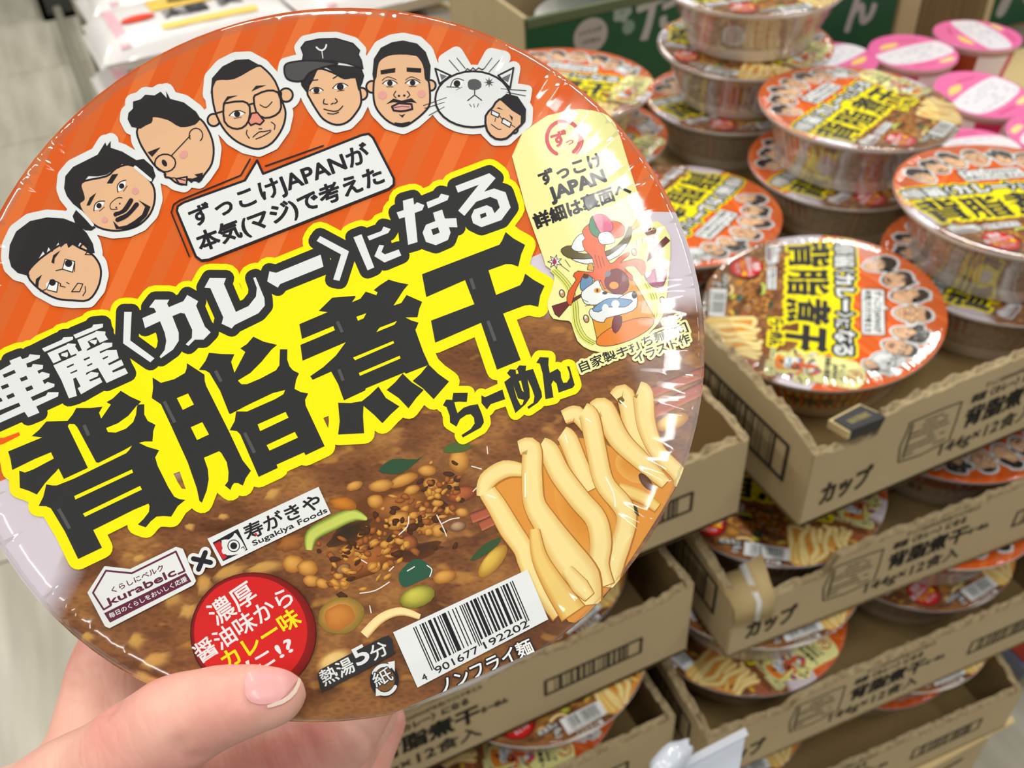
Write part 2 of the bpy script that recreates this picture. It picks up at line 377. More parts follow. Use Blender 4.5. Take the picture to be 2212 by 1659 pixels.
NOOD = [([(940, 175), (1000, 150), (1060, 380), (1160, 470), (1250, 600)], [80, 92, 96, 90, 70], NC), ([(810, 250), (870, 240), (960, 420), (1100, 560), (1250, 700)], [90, 108, 108, 90, 60], NC),
        ([(1080, 120), (1110, 150), (1130, 330), (1200, 500), (1330, 640), (1340, 720)], [80, 104, 96, 80, 80, 60], NC), ([(610, 390), (650, 430), (720, 600), (790, 740)], [80, 96, 96, 80], NC),
        ([(960, 730), (1100, 780), (1200, 850)], [60, 64, 50], ND), ([(620, 290), (700, 270), (770, 360)], [70, 84, 60], NC),
        ([(740, 250), (780, 290), (820, 480), (870, 690), (980, 830), (1010, 920), (980, 1050), (920, 1200), (900, 1340)], [84, 100, 100, 100, 104, 100, 100, 120, 90], NC),
        ([(480, 460), (530, 500), (600, 640), (720, 800), (820, 920), (850, 1060), (840, 1200), (880, 1330)], [80, 104, 108, 110, 110, 110, 100, 90], NC),
        ([(120, 780), (150, 680), (260, 610), (380, 620)], [60, 90, 90, 60], NC), ([(150, 750), (210, 840), (290, 980), (370, 1100), (400, 1200), (480, 1330), (620, 1480)], [90, 100, 110, 100, 90, 120, 150], NC),
        ([(345, 480), (420, 480), (425, 640), (440, 820), (520, 960), (620, 1120), (730, 1280), (760, 1450)], [70, 100, 104, 110, 130, 170, 190, 150], NC),
        ([(440, 980), (470, 1150), (560, 1320), (680, 1500)], [50, 80, 110, 140], ND), ([(640, 1230), (720, 1330), (780, 1400)], [60, 90, 60], NC)]
for P, w, c in NOOD: A.ribbon([(x+4, y+5) for x, y in P], [q*1.3 for q in w], [(176, 112, 40)]*3); A.lay(.12); A.ribbon(P, [q*1.2 for q in w], c); A.lay(.25)
for P in (((385, 640), (385, 780)), ((880, 660), (930, 760), (940, 840)), ((970, 190), (1010, 230)), ((630, 400), (645, 450)), ((150, 770), (200, 790)), ((760, 300), (790, 320))): A.line(P, 9, (250, 246, 222), smooth=2)
A.blob((1130, 690), 66, 28, (110, 70, 50), (84, 52, 36), 52); A.poly([(1050, 820), (1075, 850), (1088, 905), (1060, 880)], (40, 60, 30)); A.lay()
# --- title: yellow ground, black and white lettering
def K(ox, oy, w, W, P): k = w/W; return [(ox+x*k, oy+y*k) for x, y in P]
def pp(s): v = [float(t) for t in s.split()]; return list(zip(v[::2], v[1::2]))
BIG = []                                                          # the four big characters and the small ones after them
def big(ox, oy, w, W, P, *holes): BIG.append((K(ox, oy, w, W, pp(P)), [K(ox, oy, w, W, pp(h)) for h in holes]))
c1 = (0, 820, 420, 1659); c2 = (310, 710, 400, 1659); c3 = (630, 590, 380, 1659); c4 = (880, 480, 400, 1659); c8 = (940, 740, 340, 2212)
big(*c1, '75 615 365 495 275 485 340 430 400 360 580 355 625 300 655 245 780 245 880 232 850 285 868 335 950 215 912 195 965 165 1035 98 1120 150 1210 190 1168 228 1100 310 1010 375 910 415 925 450 990 455 1080 420 1140 365 1165 300 1172 235 1180 215 1235 213 1235 300 1265 355 1330 388 1312 440 1305 530 1240 530 1190 542 1260 575 1362 605 1328 665 1350 740 1440 920 1490 1000 1530 1020 1585 1028 1520 1080 1465 1170 1400 1165 1340 1170 1290 1210 1248 1262 1180 1238 1230 1190 1275 1130 1280 1080 1270 1060 1150 1110 800 1285 875 1435 672 1532 560 1300 440 1100 400 1082 335 1080 375 1000 400 895 450 905 490 905 640 845 1080 630 1105 605 1130 565 1060 605 845 712 825 708 665 410 640 382 595 380 583 400 755 755 550 850 505 760 480 790 440 830 390 885 320 982 250 950 175 925 170 778 218 795 290 768 465 675 440 622 300 680 110 773 95 680',
    '638 995 1130 768 1140 795 648 1025', '712 1145 1200 908 1215 940 730 1172')
big(*c2, '85 440 160 488 280 455 375 400 390 360 393 312 450 350 550 415 552 470 565 515 770 925 890 1180 965 1275 920 1340 893 1408 850 1385 815 1385 795 1410 782 1448 732 1405 760 1370 765 1290 750 1200 700 1115 680 1100 545 1158 580 1260 588 1350 570 1450 527 1560 505 1545 480 1430 400 1200 250 870 160 680 78 625 90 530',
    '302 625 403 583 455 682 355 730', '427 885 530 840 590 950 483 1000')
big(*c2, '500 372 560 290 590 218 700 230 818 232 788 300 818 398 915 212 870 180 930 140 987 75 1080 120 1200 148 1150 190 1060 300 960 400 848 468 880 500 930 500 1050 450 1190 375 1220 330 1225 188 1292 188 1290 280 1310 340 1340 375 1395 403 1370 460 1355 542 1410 570 1478 583 1450 640 1455 690 1625 1055 1455 1135 1440 1110 1195 1220 1205 1250 1035 1330 870 950 840 920 775 912 820 830 833 744 930 745 1180 635 1255 590 1272 552 1160 580 930 690 845 735 780 768 770 762 690 560 595 400 560 378',
    '1025 860 1275 748 1302 800 1048 920', '1105 1045 1358 927 1386 978 1132 1095')
big(*c3, '75 485 340 372 258 360 385 235 600 218 605 230 570 278 650 245 700 178 800 212 812 185 775 165 830 120 915 65 1000 90 1103 110 1060 160 962 310 1035 285 1085 210 1232 275 1205 340 1188 420 1075 422 1130 450 1198 470 1168 540 1240 740 1295 862 1275 875 1080 952 1065 940 700 1090 695 1110 495 1203 440 1050 375 932 200 1010 178 975 300 890 420 780 512 655 105 830 85 680 230 620 410 542 395 503 100 625',
    '612 415 705 382 680 430 627 453', '800 560 830 518 995 455 970 490', '580 800 960 642 968 665 600 825', '635 945 1020 782 1028 808 645 972')
big(*c3, '1290 862 1380 950 1485 1025 1420 1100 1340 1192 1240 1090 1142 1020 1220 950')
big(*c3, '1048 950 1130 1030 1247 1105 1180 1175 1103 1278 1010 1180 897 1105 980 1030')
big(*c3, '820 1072 890 1180 1018 1260 940 1330 857 1418 780 1340 680 1255 675 1350 685 1512 440 1525 455 1400 440 1225 560 1228 665 1210 740 1150')
big(*c4, '132 470 825 205 850 165 880 92 950 150 1055 208 1020 290 993 402 930 380 880 380 727 435 795 655 1010 568 1035 530 1055 465 1130 520 1228 575 1190 660 1172 762 1100 745 1050 750 858 822 1015 1238 803 1325 660 905 250 1083 212 885 600 738 517 523 170 675')
big(*c8, '255 712 460 710 445 840 340 835 270 842 290 920 315 995 400 920 500 885 600 870 650 990 680 1080 685 1130 640 1200 390 1338 370 1305 500 1220 555 1140 545 1060 500 1010 440 1020 350 1080 300 1185 210 1130 205 1030 160 910 110 888 155 805 240 810')
big(*c8, '650 745 700 772 945 662 985 800 780 870 728 945 652 855')
big(*c8, '970 560 1060 490 1010 435 1050 380 1140 385 1180 325 1280 328 1270 402 1375 375 1495 700 1502 770 1440 850 1310 938 1295 908 1380 850 1395 760 1360 650 1297 520 1325 660 1330 780 1270 870 1128 995',
    '1132 390 1160 392 1172 440 1138 448', '1175 545 1205 538 1245 700 1220 680', '1097 600 1165 790 1248 812 1225 875 1200 885 1150 790')
big(*c8, '1420 290 1470 210 1595 215 1590 320 1610 430 1720 372 1762 420 1770 500 1800 570 1850 565 1890 500 1885 430 1850 340 1885 338 1960 600 1930 640 1735 708 1705 580 1660 540 1632 590 1662 775 1550 800 1510 440 1470 300')
ROW = []
def row(ox, oy, w, W, P, *holes): ROW.append((K(ox, oy, w, W, pp(P)), [K(ox, oy, w, W, pp(h)) for h in holes]))
c5 = (0, 630, 300, 1659); c6 = (230, 560, 400, 2212); c7 = (640, 350, 500, 2212)
row(*c5, '120 830 250 778 275 812 345 785 362 752 485 765 480 800 320 865 335 910 385 905 400 868 522 882 518 925 455 950 470 985 510 962 600 985 595 1025 515 1065 540 1110 575 1083 660 1108 655 1140 375 1265 400 1310 555 1245 580 1205 708 1205 700 1255 440 1375 478 1450 345 1505 300 1440 -150 1640 -190 1570 255 1370 232 1330 -190 1500 -220 1440 -290 1240 -240 1060 -60 985 140 870',
    '38 998 178 938 198 975 60 1035', '243 1040 322 1008 342 1050 262 1080', '15 1135 98 1102 120 1140 38 1175', '308 1155 385 1122 408 1165 330 1198', '82 1248 165 1213 188 1255 105 1290', '-150 1075 -20 1020 0 1060 -130 1115', '-120 1190 -40 1158 -20 1200 -95 1230', '-60 1300 20 1270 40 1310 -38 1345')
row(*c5, '508 685 745 580 765 550 880 543 878 578 540 725')
row(*c5, '883 522 1105 430 1122 398 1237 388 1235 430 910 565')
row(*c5, '572 740 800 640 820 622 915 630 905 660 945 722 985 705 930 580 1140 490 1155 475 1268 482 1262 520 1297 575 1205 615 1215 632 1235 615 1348 615 1345 660 1195 722 1205 742 1280 705 1398 700 1425 800 1295 865 1310 885 1455 815 1485 880 1345 950 1355 972 1500 915 1535 980 1280 1095 1175 915 1035 975 1035 1002 1095 962 1185 975 1175 1015 1070 1060 1085 1078 1200 1030 1230 1085 975 1230 935 1158 970 1135 915 1030 880 1045 925 1250 830 1278 740 1060 645 885 925 762 915 745 855 770 815 695 700 745 738 820 645 862',
    '802 900 885 862 892 880 812 917', '843 975 925 935 930 955 855 985', '1002 812 1075 780 1082 800 1015 830', '1043 885 1105 855 1112 873 1052 898', '1228 800 1295 770 1300 785 1240 818')
row(*c5, '742 745 815 725 820 765 808 790 738 770')
row(*c6, '218 635 307 635 290 975 580 1188 530 1235 205 1010')
row(*c6, '515 580 585 488 755 488 730 535 750 578 925 505 970 432 1100 507 1075 560 1180 810 1250 878 1165 965 1060 965 985 1040 952 1020 1025 945 1030 850 940 655 890 645 792 685 868 880 868 980 800 1085 655 1187 640 1168 700 1090 720 980 700 880 645 745 467 828 435 708 600 638 575 590')
row(*c6, '1175 345 1238 230 1432 232 1407 300 1550 635 1700 565 1790 450 1800 350 1757 230 1785 218 1890 470 1895 560 1820 650 1535 790 1500 832 1380 775 1400 700 1245 350')
ROW.append(([(578, 609), (582.6, 587), (597, 590.4), (693.1, 551.2), (699.2, 577.2), (606, 614.5), (600.7, 622.4)], []))
row(*c7, '230 712 505 858 415 1140 355 1128 430 888 197 760')
row(*c7, '548 725 625 695 747 1012 683 1040'); row(*c7, '680 715 815 665 835 622 903 645 880 683 700 755'); row(*c7, '795 797 840 803 815 865 848 888 980 840 1005 898 845 965 748 905')
row(*c7, '1020 375 1118 348 1128 415 1155 390 1225 417 1205 465 1133 492 1160 770 1070 797 1038 532 985 548 960 487 1027 465'); row(*c7, '1245 390 1360 345 1385 308 1462 328 1445 370 1260 448')
row(*c7, '1308 490 1395 460 1420 545 1530 543 1540 630 1460 628 1475 680 1450 750 1335 800 1240 768 1208 680 1240 605 1330 570', '1290 650 1355 628 1372 680 1308 705')
row(*c7, '1522 235 1845 113 1905 160 1795 290 1890 258 2000 295 2048 440 1960 560 1770 628 1690 590 1672 525 1700 460 1820 418 1870 440 1895 495 1945 440 1920 365 1855 338 1720 385 1607 520 1548 470 1745 222 1545 298', '1755 508 1810 487 1820 522 1765 547')
A.raw()
for P, h in BIG: A.outline([P], 23 if P[0][0] < 940 or P[0][1] < 740 else 15, YEL)
for P, h in ROW: A.outline([P], 31, YEL)
for P, h in BIG: A.poly(P, YEL)
A.poly([(-40, 860), (300, 700), (500, 640), (1080, 430), (1110, 560), (1150, 640), (960, 720), (880, 830), (560, 960), (300, 1050), (170, 1190), (60, 1000), (-40, 1000)], YEL)
A.poly([(-60, 985), (-60, 1010), (42, 935), (40, 925)], YEL); A.lay()
A.poly([(-20, 948), (10, 946), (42, 934), (45, 941), (8, 960), (-20, 966)], (240, 92, 10))
for P, h in ROW: A.outline([P], 18, BLK)
for P, h in ROW: A.poly(P, BLK)
A.poly([(0, 780), (120, 720), (240, 690), (250, 740), (110, 800), (0, 860)], BLK)
for P, h in BIG: A.poly(P, BLK, h)
A.lay()
for P, h in ROW: A.poly(P, WHT, h)
A.lay(.5); A.crop(*c5)
A.poly([(1052, 600), (1155, 548), (1195, 612), (1225, 628), (1045, 712), (1045, 692), (1088, 664)], BLK); A.lay(.5)
A.poly([(1085, 590), (1165, 578), (1160, 620), (1140, 640), (1075, 602)], WHT)
A.lay(.5)
for cc, P, Q in ((c1, (722, 390), (762, 480)), (c1, (505, 1105), (600, 1272)), (c2, (190, 655), (285, 845)), (c2, (648, 380), (700, 478)), (c2, (908, 935), (998, 1115)), (c3, (432, 460), (480, 562)), (c3, (447, 912), (488, 1018)), (c4, (568, 508), (600, 605)), (c4, (722, 888), (788, 1068))):
    A.crop(*cc); (x0, y0), (x1, y1) = P, Q; L = math.hypot(x1-x0, y1-y0); nx, ny = -(y1-y0)/L*15, (x1-x0)/L*15
    A.poly([(x0+nx, y0+ny), (x0-nx, y0-ny), (x1-nx, y1-ny), (x1+nx, y1+ny)], (84, 85, 87))
A.lay()
# --- speech bubble
A.raw()
BUB = pp('383 457 385 447 397 439 530 391 556 348 569 377 783 293 797 291 806 299 851 387 851 400 841 409 452 562 436 564 424 555')
L = A.poly(BUB, WHT); A.lay(); A.outline(L, 2.6, INK)
A.line([(410, 555), (371, 460), (376, 443), (389, 434), (521, 380), (541, 345)], 3.2, INK); A.line([(574, 360), (699, 316)], 3.2, INK)
A.text('ずっこけJAPANが', (420, 493), (803, 349), 47, INK, 1.5); A.text('本気(マジ)で考えた', (436, 546), (832, 396), 45, INK, 1.7)
A.lay()
# --- row of cartoon heads on white sticker edges
def lens(c, w, h, rot=0, pupil=.42, col=INK):
    a = math.radians(rot); f = lambda x, y: (c[0]+x*math.cos(a)-y*math.sin(a), c[1]+x*math.sin(a)+y*math.cos(a))
    A.poly([f(-w, 0), f(-w*.4, -h), f(w*.4, -h), f(w, 0), f(w*.4, h*.8), f(-w*.4, h*.8)], (236, 236, 232), smooth=3); A.lay(.3)
    A.ell(f(0, 0), w*pupil, w*pupil, col); A.line([f(-w*1.1, 3), f(-w*.4, -h), f(w*.4, -h), f(w*1.1, 0)], 7, INK, smooth=3); A.line([f(-w*.5, h*1.3), f(w*.5, h*1.3)], 4, INK)
cA = (0, 150, 640, 1930); cB = (600, 60, 600, 1991); cC = (0, 0, 700, 2212)
HEADS = [ # crop, skin, hair, ears(list of centre, r)
 (cA, '185 1345 230 1270 330 1190 440 1130 520 1165 600 1205 650 1270 662 1340 640 1430 580 1505 480 1508 370 1495 260 1435', '62 1230 68 1150 110 1060 200 992 310 968 420 975 510 1010 570 1070 610 1140 622 1200 585 1205 570 1170 525 1130 510 1165 480 1145 450 1168 438 1132 400 1165 385 1132 345 1195 320 1162 303 1215 285 1190 245 1255 225 1285 185 1312 200 1352 120 1330 78 1290', [((562, 1175), 38)]),
 (cA, '530 760 560 730 700 700 760 650 850 625 930 680 1000 760 1012 850 985 940 920 1010 840 1045 740 1055 640 1030 560 960 520 880 550 850 540 800', '422 780 430 700 480 640 560 600 640 560 690 480 700 505 725 470 725 515 800 540 900 600 940 640 870 640 800 622 750 655 700 690 640 702 580 700 530 760 540 800 555 850 520 880 530 920 480 880 440 830', []),
 (cA, '900 390 985 350 1000 310 1100 330 1180 375 1270 360 1310 330 1370 420 1395 520 1382 620 1335 690 1300 730 1230 720 1200 755 1150 742 1110 712 1080 705 1078 680 1020 640 960 560 910 470', '835 330 840 290 870 260 870 215 920 200 950 170 1010 175 1050 150 1090 192 1085 145 1112 197 1200 220 1280 280 1312 330 1270 362 1180 377 1100 332 1000 312 985 352 920 392 860 380', []),
 (cC, '1450 620 1480 550 1600 540 1750 460 1800 470 1880 560 1930 700 1952 780 1930 880 1860 980 1770 1022 1680 1002 1590 950 1520 870 1470 760', '1440 650 1450 540 1520 460 1610 415 1700 410 1795 462 1740 465 1660 512 1580 542 1480 552 1458 605', [((1462, 825), 42), ((1955, 655), 46)]),
 (cB, '215 470 240 380 290 300 400 330 480 370 560 360 585 420 600 540 560 620 500 682 420 702 330 662 270 580 230 510', '165 370 230 330 400 270 600 290 622 350 610 400 580 462 558 370 470 372 430 342 350 292 290 302 252 390 232 422 208 470 170 420', [((600, 480), 44)]),
 (cB, '690 400 710 300 730 240 800 200 900 193 1000 205 1050 280 1062 370 1085 400 1092 540 1062 600 980 672 900 712 800 682 720 602 690 520', '680 340 690 230 740 150 820 110 900 98 1000 120 1062 180 1097 280 1092 380 1062 382 1050 280 1000 210 900 197 780 202 720 262 710 362 690 402', [((678, 430), 42), ((1095, 420), 38)]),
]
CAT = [(1400+270*math.cos(2*math.pi*i/28), 520+200*math.sin(2*math.pi*i/28)) for i in range(28)]
for cr, sk, ha, ears in HEADS:
    A.crop(*cr); k = A.k
    for P in (pp(sk), pp(ha)): L = [[A.T(p) for p in P]]; A.outline(L, 17, WHT, 14); A.poly(P, WHT)
    for c, r in ears: L = A.ell(c, r, r, WHT); A.outline(L, 17, WHT)
A.crop(*cA)
for c in ((950, 650), (520, 980)): L = A.ell(c, 50, 60, WHT); A.outline(L, 16, WHT)
A.crop(*cB)
CAP = pp('170 150 200 110 300 88 420 85 540 120 588 170 578 200 600 240 612 300 500 262 400 245 180 240 188 200'); BRIM = pp('50 320 60 270 130 250 250 243 430 263 330 290 230 330 190 382 130 392 70 372')
EARL = pp('1130 300 1240 350 1160 410'); EARR = pp('1580 350 1690 295 1665 440')
SM = pp('1490 640 1540 580 1590 520 1690 560 1770 650 1748 700 1700 742 1640 800 1560 802 1500 742'); SMH = pp('1588 520 1640 480 1720 500 1780 590 1775 680 1740 702 1742 640 1680 602')
for P in (CAP, BRIM, CAT, EARL, EARR, SM, SMH, pp('1200 240 1280 190 1340 290'), pp('1480 290 1530 200 1620 220 1560 300')): L = A.poly(P, WHT); A.outline(L, 15, WHT, 14)
A.outline([[A.T(p) for p in pp('1600 420 1790 450 1780 520 1650 470')]], 10, WHT)
A.lay()
for cr, sk, ha, ears in HEADS:
    A.crop(*cr)
    for c, r in ears: L = A.ell(c, r, r, SKN); A.outline(L, 2.2, INK)
    A.lay(.3); L = A.poly(pp(sk), SKN, smooth=3); A.outline(L, 2.2, INK, 8); A.lay(.3)
    A.poly(pp(ha), (40, 38, 40)); A.lay(.3)
A.crop(*cA)
PNK = (222, 158, 150)
A.poly(pp('410 1300 430 1240 492 1255 480 1325'), (238, 238, 234)); A.poly(pp('305 1400 335 1375 385 1395 375 1455 310 1440'), (238, 238, 234)); A.lay(.3)
A.line(pp('370 1315 412 1305 430 1240 492 1256 478 1325 410 1305'), 6, INK); A.ell((452, 1268), 24, 24, INK); A.line(pp('268 1450 310 1435 335 1375 385 1392 375 1455 315 1440'), 6, INK); A.ell((347, 1392), 22, 22, INK)
A.poly(pp('340 1262 352 1215 400 1182 362 1235 358 1270'), INK); A.poly(pp('235 1415 240 1370 280 1340 258 1385 255 1420'), INK)
A.line(pp('372 1385 400 1400 398 1415 430 1422'), 6, INK); A.line(pp('440 1392 455 1400'), 6, INK); A.line(pp('512 1396 545 1402 523 1452 472 1452'), 6, INK, closed=True); A.line(pp('560 1418 562 1450 545 1478'), 6, INK); A.line(pp('492 1270 490 1320'), 5, INK); A.line(pp('522 1130 570 1140 575 1190 560 1210 610 1212'), 6, INK)
# second head: headphones and stripes
for P, Q, c in ((pp('870 600 940 588 1000 640 1018 700 992 745 940 700 880 640'), pp('885 642 985 725'), 0), (pp('500 920 478 960 500 1020 560 1052 600 1055 630 1035 560 980'), pp('530 930 608 1018'), 0)):
    A.poly(P, (40, 38, 40)); A.lay(.2); A.line(Q, 20, WHT); A.lay(.2)
A.poly(pp('700 748 735 690 775 685 735 748'), INK); A.poly(pp('568 892 590 840 632 808 590 890'), INK)
lens((797, 765), 42, 22, -55); lens((650, 893), 42, 22, -40)
A.ell((885, 797), 22, 22, PNK); A.ell((686, 985), 20, 20, PNK); A.ell((770, 890), 48, 40, SKN, -30)
A.line(pp('800 842 770 842 725 880 728 915 770 915'), 6, INK, smooth=3); A.ell((785, 880), 6, 6, INK); A.ell((762, 905), 6, 6, INK)
A.line(pp('758 950 810 930 858 858'), 30, INK, smooth=3); A.line(pp('770 985 830 955 895 885'), 30, INK, smooth=3); A.lay(.2); A.line(pp('765 965 830 935 880 872'), 7, SKN, smooth=3)
A.poly(pp('905 855 985 900 960 960 900 1020 830 1045 760 1045 740 990 780 1030 830 1020 880 990 930 950 950 900'), INK)
# third head
A.ell((1200, 560), 30, 24, PNK, -40); A.line([(1280+44*math.cos(t), 435+46*math.sin(t)) for t in [2.6+.35*i for i in range(14)]], 7, INK); A.line(pp('1118 570 1242 438'), 7, INK)
A.line([(1080+68*math.cos(t), 615+58*math.sin(t)) for t in [.45*i for i in range(14)]], 9, INK, closed=True); A.ell((1075, 615), 15, 24, INK, -30)
A.poly(pp('965 545 1050 512 995 575'), INK); L = A.poly(pp('1150 718 1222 705 1218 758 1170 748'), PNK); A.outline(L, 1.8, INK); A.line(pp('1072 690 1085 712 1140 712 1210 728'), 7, INK)
A.poly(pp('1228 728 1290 705 1270 690 1325 678 1322 725 1300 745 1270 730 1250 745'), INK)
# fourth head: round glasses
A.crop(*cC)
for P in ('1530 725 1560 708 1660 698 1708 735 1700 830 1655 880 1590 882 1535 835', '1735 675 1760 650 1830 625 1902 640 1922 740 1885 792 1810 812 1752 770'): A.line(pp(P), 13, INK, closed=True, smooth=2)
A.line(pp('1478 780 1530 765'), 12, INK); A.line(pp('1920 690 1925 640 1880 628'), 9, INK); A.line(pp('1705 720 1735 712'), 12, INK)
L = A.poly(pp('1722 780 1760 775 1805 830 1778 858 1748 848 1715 862 1698 838'), (222, 140, 122)); A.outline(L, 1.8, INK)
A.poly(pp('1520 720 1555 665 1628 658 1570 680'), INK); A.poly(pp('1718 632 1750 592 1822 588 1760 612'), INK)
lens((1622, 785), 50, 20, -8); A.line(pp('1778 722 1820 740 1860 702'), 7, INK, smooth=3)
for P in ('1730 942 1770 908 1800 905 1852 895', '1750 955 1800 935 1850 905', '1690 895 1685 920 1705 950', '1855 840 1880 860 1875 890', '1770 885 1790 885'): A.line(pp(P), 7, INK, smooth=2)
# fifth head: cap
A.crop(*cB)
L = A.poly(BRIM, (78, 78, 80), smooth=3); A.outline(L, 2, INK); A.lay(.3); L = A.poly(CAP, (50, 50, 52)); A.outline(L, 1.5, INK); A.lay(.3)
A.line(pp('280 148 300 165 325 168 345 150 350 130'), 12, WHT, smooth=2); A.line(pp('318 168 326 225'), 6, WHT)
lens((280, 455), 44, 18, 0, .5); lens((450, 430), 50, 22, -8, .5); A.line(pp('225 405 240 385 290 380'), 8, INK); A.line(pp('400 370 440 345'), 8, INK)
for P in ('335 520 330 550 360 555', '415 515 430 535 410 550', '333 590 400 606 440 598 468 568', '360 620 400 626 438 612', '385 555 400 548'): A.line(pp(P), 8, INK, smooth=2)
# sixth head: moustache
A.poly(pp('738 312 845 295 842 328 740 342'), INK); A.poly(pp('925 292 1030 298 1028 330 925 322'), INK); lens((805, 405), 48, 20); lens((968, 402), 48, 20)
A.line(pp('750 385 790 358 850 380'), 5, INK, smooth=2); A.line(pp('918 382 960 358 1020 385'), 5, INK, smooth=2)
A.ell((752, 490), 32, 30, PNK); A.ell((1032, 480), 30, 28, PNK); A.ell((870, 495), 9, 8, INK); A.ell((908, 493), 9, 8, INK)
A.line(pp('848 462 832 490 850 510'), 7, INK, smooth=2); A.line(pp('930 462 948 488 930 508'), 7, INK, smooth=2)
A.poly(pp('778 555 830 515 890 530 960 512 1000 548 960 540 890 546 830 540'), INK); L = A.poly(pp('820 572 870 548 915 552 960 555 966 590 920 602 880 606 832 600'), PNK); A.outline(L, 2.2, INK); A.line(pp('835 580 890 572 945 575'), 5, INK)
A.poly(pp('868 626 890 634 915 624 895 652'), INK); A.poly(pp('835 685 890 690 952 678 935 708 890 720 855 712'), INK)
# white cat with a small head beside it
for P, Q in ((EARL, pp('1160 335 1215 355 1175 385')), (EARR, pp('1600 370 1672 335 1650 400'))): L = A.poly(P, WHT); A.outline(L, 2, INK); A.lay(.2); A.poly(Q, (110, 110, 112)); A.lay(.2)
L = A.poly(CAT, (222, 226, 226)); A.outline(L, 2.2, INK); A.lay(.3)
A.line(pp('1345 318 1360 300 1380 315 1400 295 1420 312 1440 295 1465 308 1480 300'), 7, INK)
for P in ('1230 240 1300 320', '1285 225 1345 300', '1535 225 1480 300', '1590 240 1515 325', '1600 445 1780 458', '1640 470 1775 495', '1045 565 1210 508', '1055 585 1195 542', '1085 635 1195 575'): A.line(pp(P), 5, INK)
lens((1285, 408), 48, 30, -25, .5); A.line(pp('1212 432 1300 435'), 7, INK)
A.poly(pp('1362 420 1370 385 1415 375 1455 395 1458 435 1420 455 1375 448'), (86, 86, 88), smooth=2); A.line(pp('1412 455 1412 490 1362 530'), 8, INK); A.line(pp('1412 490 1462 528'), 8, INK)
A.poly([(1515+(40 if i % 2 == 0 else 14)*math.cos(math.pi*i/8), 400+(40 if i % 2 == 0 else 14)*math.sin(math.pi*i/8)) for i in range(16)], (74, 74, 76))
for P in ('1375 555 1388 575', '1405 555 1410 578', '1440 552 1430 575'): A.line(pp(P), 5, INK)
A.lay(.3); L = A.ell((1695, 735), 26, 28, SKN); A.outline(L, 2, INK); L = A.poly(SM, SKN, smooth=2); A.outline(L, 2.4, INK); A.lay(.3); A.poly(SMH, (34, 32, 36)); A.lay(.3)
for P in ('1535 598 1590 625 1580 652 1530 628', '1615 655 1675 690 1662 722 1605 688'): A.poly(pp(P), WHT); A.line(pp(P), 8, INK, closed=True)
A.line(pp('1590 640 1612 668'), 6, INK); A.line(pp('1675 705 1700 720'), 6, INK); A.poly(pp('1565 585 1585 578 1618 598'), INK); A.poly(pp('1658 628 1685 650 1680 678'), INK)
A.line(pp('1530 700 1560 722 1580 735 1600 735'), 7, INK, smooth=2); A.line(pp('1562 655 1556 680'), 6, INK)
A.lay()
# --- pale tag with the dancing bowl picture
PAL = (240, 238, 160)
A.raw(); HALO = (243, 240, 168)
A.text('自家製手打ち麺[禿]', (1256, 806), (1486, 715), 25, INK, .5, [(5, HALO)]); A.text('イラスト作', (1374, 786), (1492, 742), 25, INK, .6, [(5, HALO)]); A.text('かむろ', (1432, 703), (1470, 690), 12, INK, .4, [(3.5, HALO)])
TAG = pp('1106 340 1164 264 1200 248 1250 238 1300 246 1322 262 1340 300 1393 467 1420 480 1447 513 1443 600 1436 663 1420 702 1380 738 1340 752 1310 762 1275 758 1247 738 1234 700 1222 694 1195 690 1184 670 1183 652 1194 620 1196 590 1178 575 1174 560')
A.poly(TAG, PAL, smooth=2); A.lay()
RED = (196, 36, 44)
A.line([(1217+36*math.cos(t), 301+37*math.sin(t)) for t in [2.0+.2*i for i in range(27)]], 8.5, RED); A.line([(1222+37*math.cos(t), 303+40*math.sin(t)) for t in [-.3+.2*i for i in range(7)]], 4, RED)
A.text('ず', (1196, 322), (1228, 314), 36, RED, 1.6); A.text('っ', (1224, 318), (1240, 313), 17, RED, .5)
A.text('ずっこけ', (1170, 404), (1303, 360), 34, INK, 1.5); A.text('JAPAN', (1193, 438), (1310, 396), 38, INK, 2.2); A.text('詳細は裏面へ', (1160, 497), (1364, 422), 35, INK, 1.5)
A.lay(); A.crop(1140, 420, 360, 1659)
LN = (50, 40, 40)
def ol(P, c, w=1.3, sm=2): L = A.poly(P if isinstance(P, list) else pp(P), c, smooth=sm); A.outline(L, w*.5, LN, 6); A.lay(.15)
for P in ('265 755 400 900 470 1080 490 1280 560 1420 670 1490', '1200 480 1140 560 1150 800 1230 960 1270 1100 1255 1230'):
    for d in (-34, -12, 12): A.line([(x+d, y-d*.4) for x, y in pp(P)], 17, (222, 226, 100), smooth=4); A.line([(x+d+11, y-d*.4) for x, y in pp(P)], 4, LN, smooth=4)
A.lay(.2)
ol('640 1240 690 870 960 780 1060 880 1265 1240 1180 1330 700 1510', (224, 150, 44), sm=0); ol([(965+300*math.cos(t)*.96-100*math.sin(t)*.22, 1375-300*math.cos(t)*.36+100*math.sin(t)*-.95) for t in [.3*i for i in range(21)]], (230, 130, 46), sm=0)
ol('240 1120 400 1070 530 1000 540 1020 420 1100 310 1230 270 1200', (110, 46, 44), sm=0); ol('1180 680 1210 580 1370 430 1410 470 1230 640', (110, 46, 44), sm=0)
ol('330 580 350 540 430 520 500 590 640 600 820 560 950 450 1000 330 1035 350 1025 440 960 550 800 620 560 650 400 640', (104, 92, 56)); ol('430 540 480 440 540 400 580 420 560 500 580 560 500 580', (228, 234, 236)); ol('430 650 560 655 800 620 960 500 980 520 900 620 740 690 560 700', (226, 232, 232))
ol('1030 340 1080 260 1130 240 1150 280 1100 330 1050 365', (206, 176, 70)); ol('600 700 640 690 660 770 590 760', (214, 160, 60), sm=0)
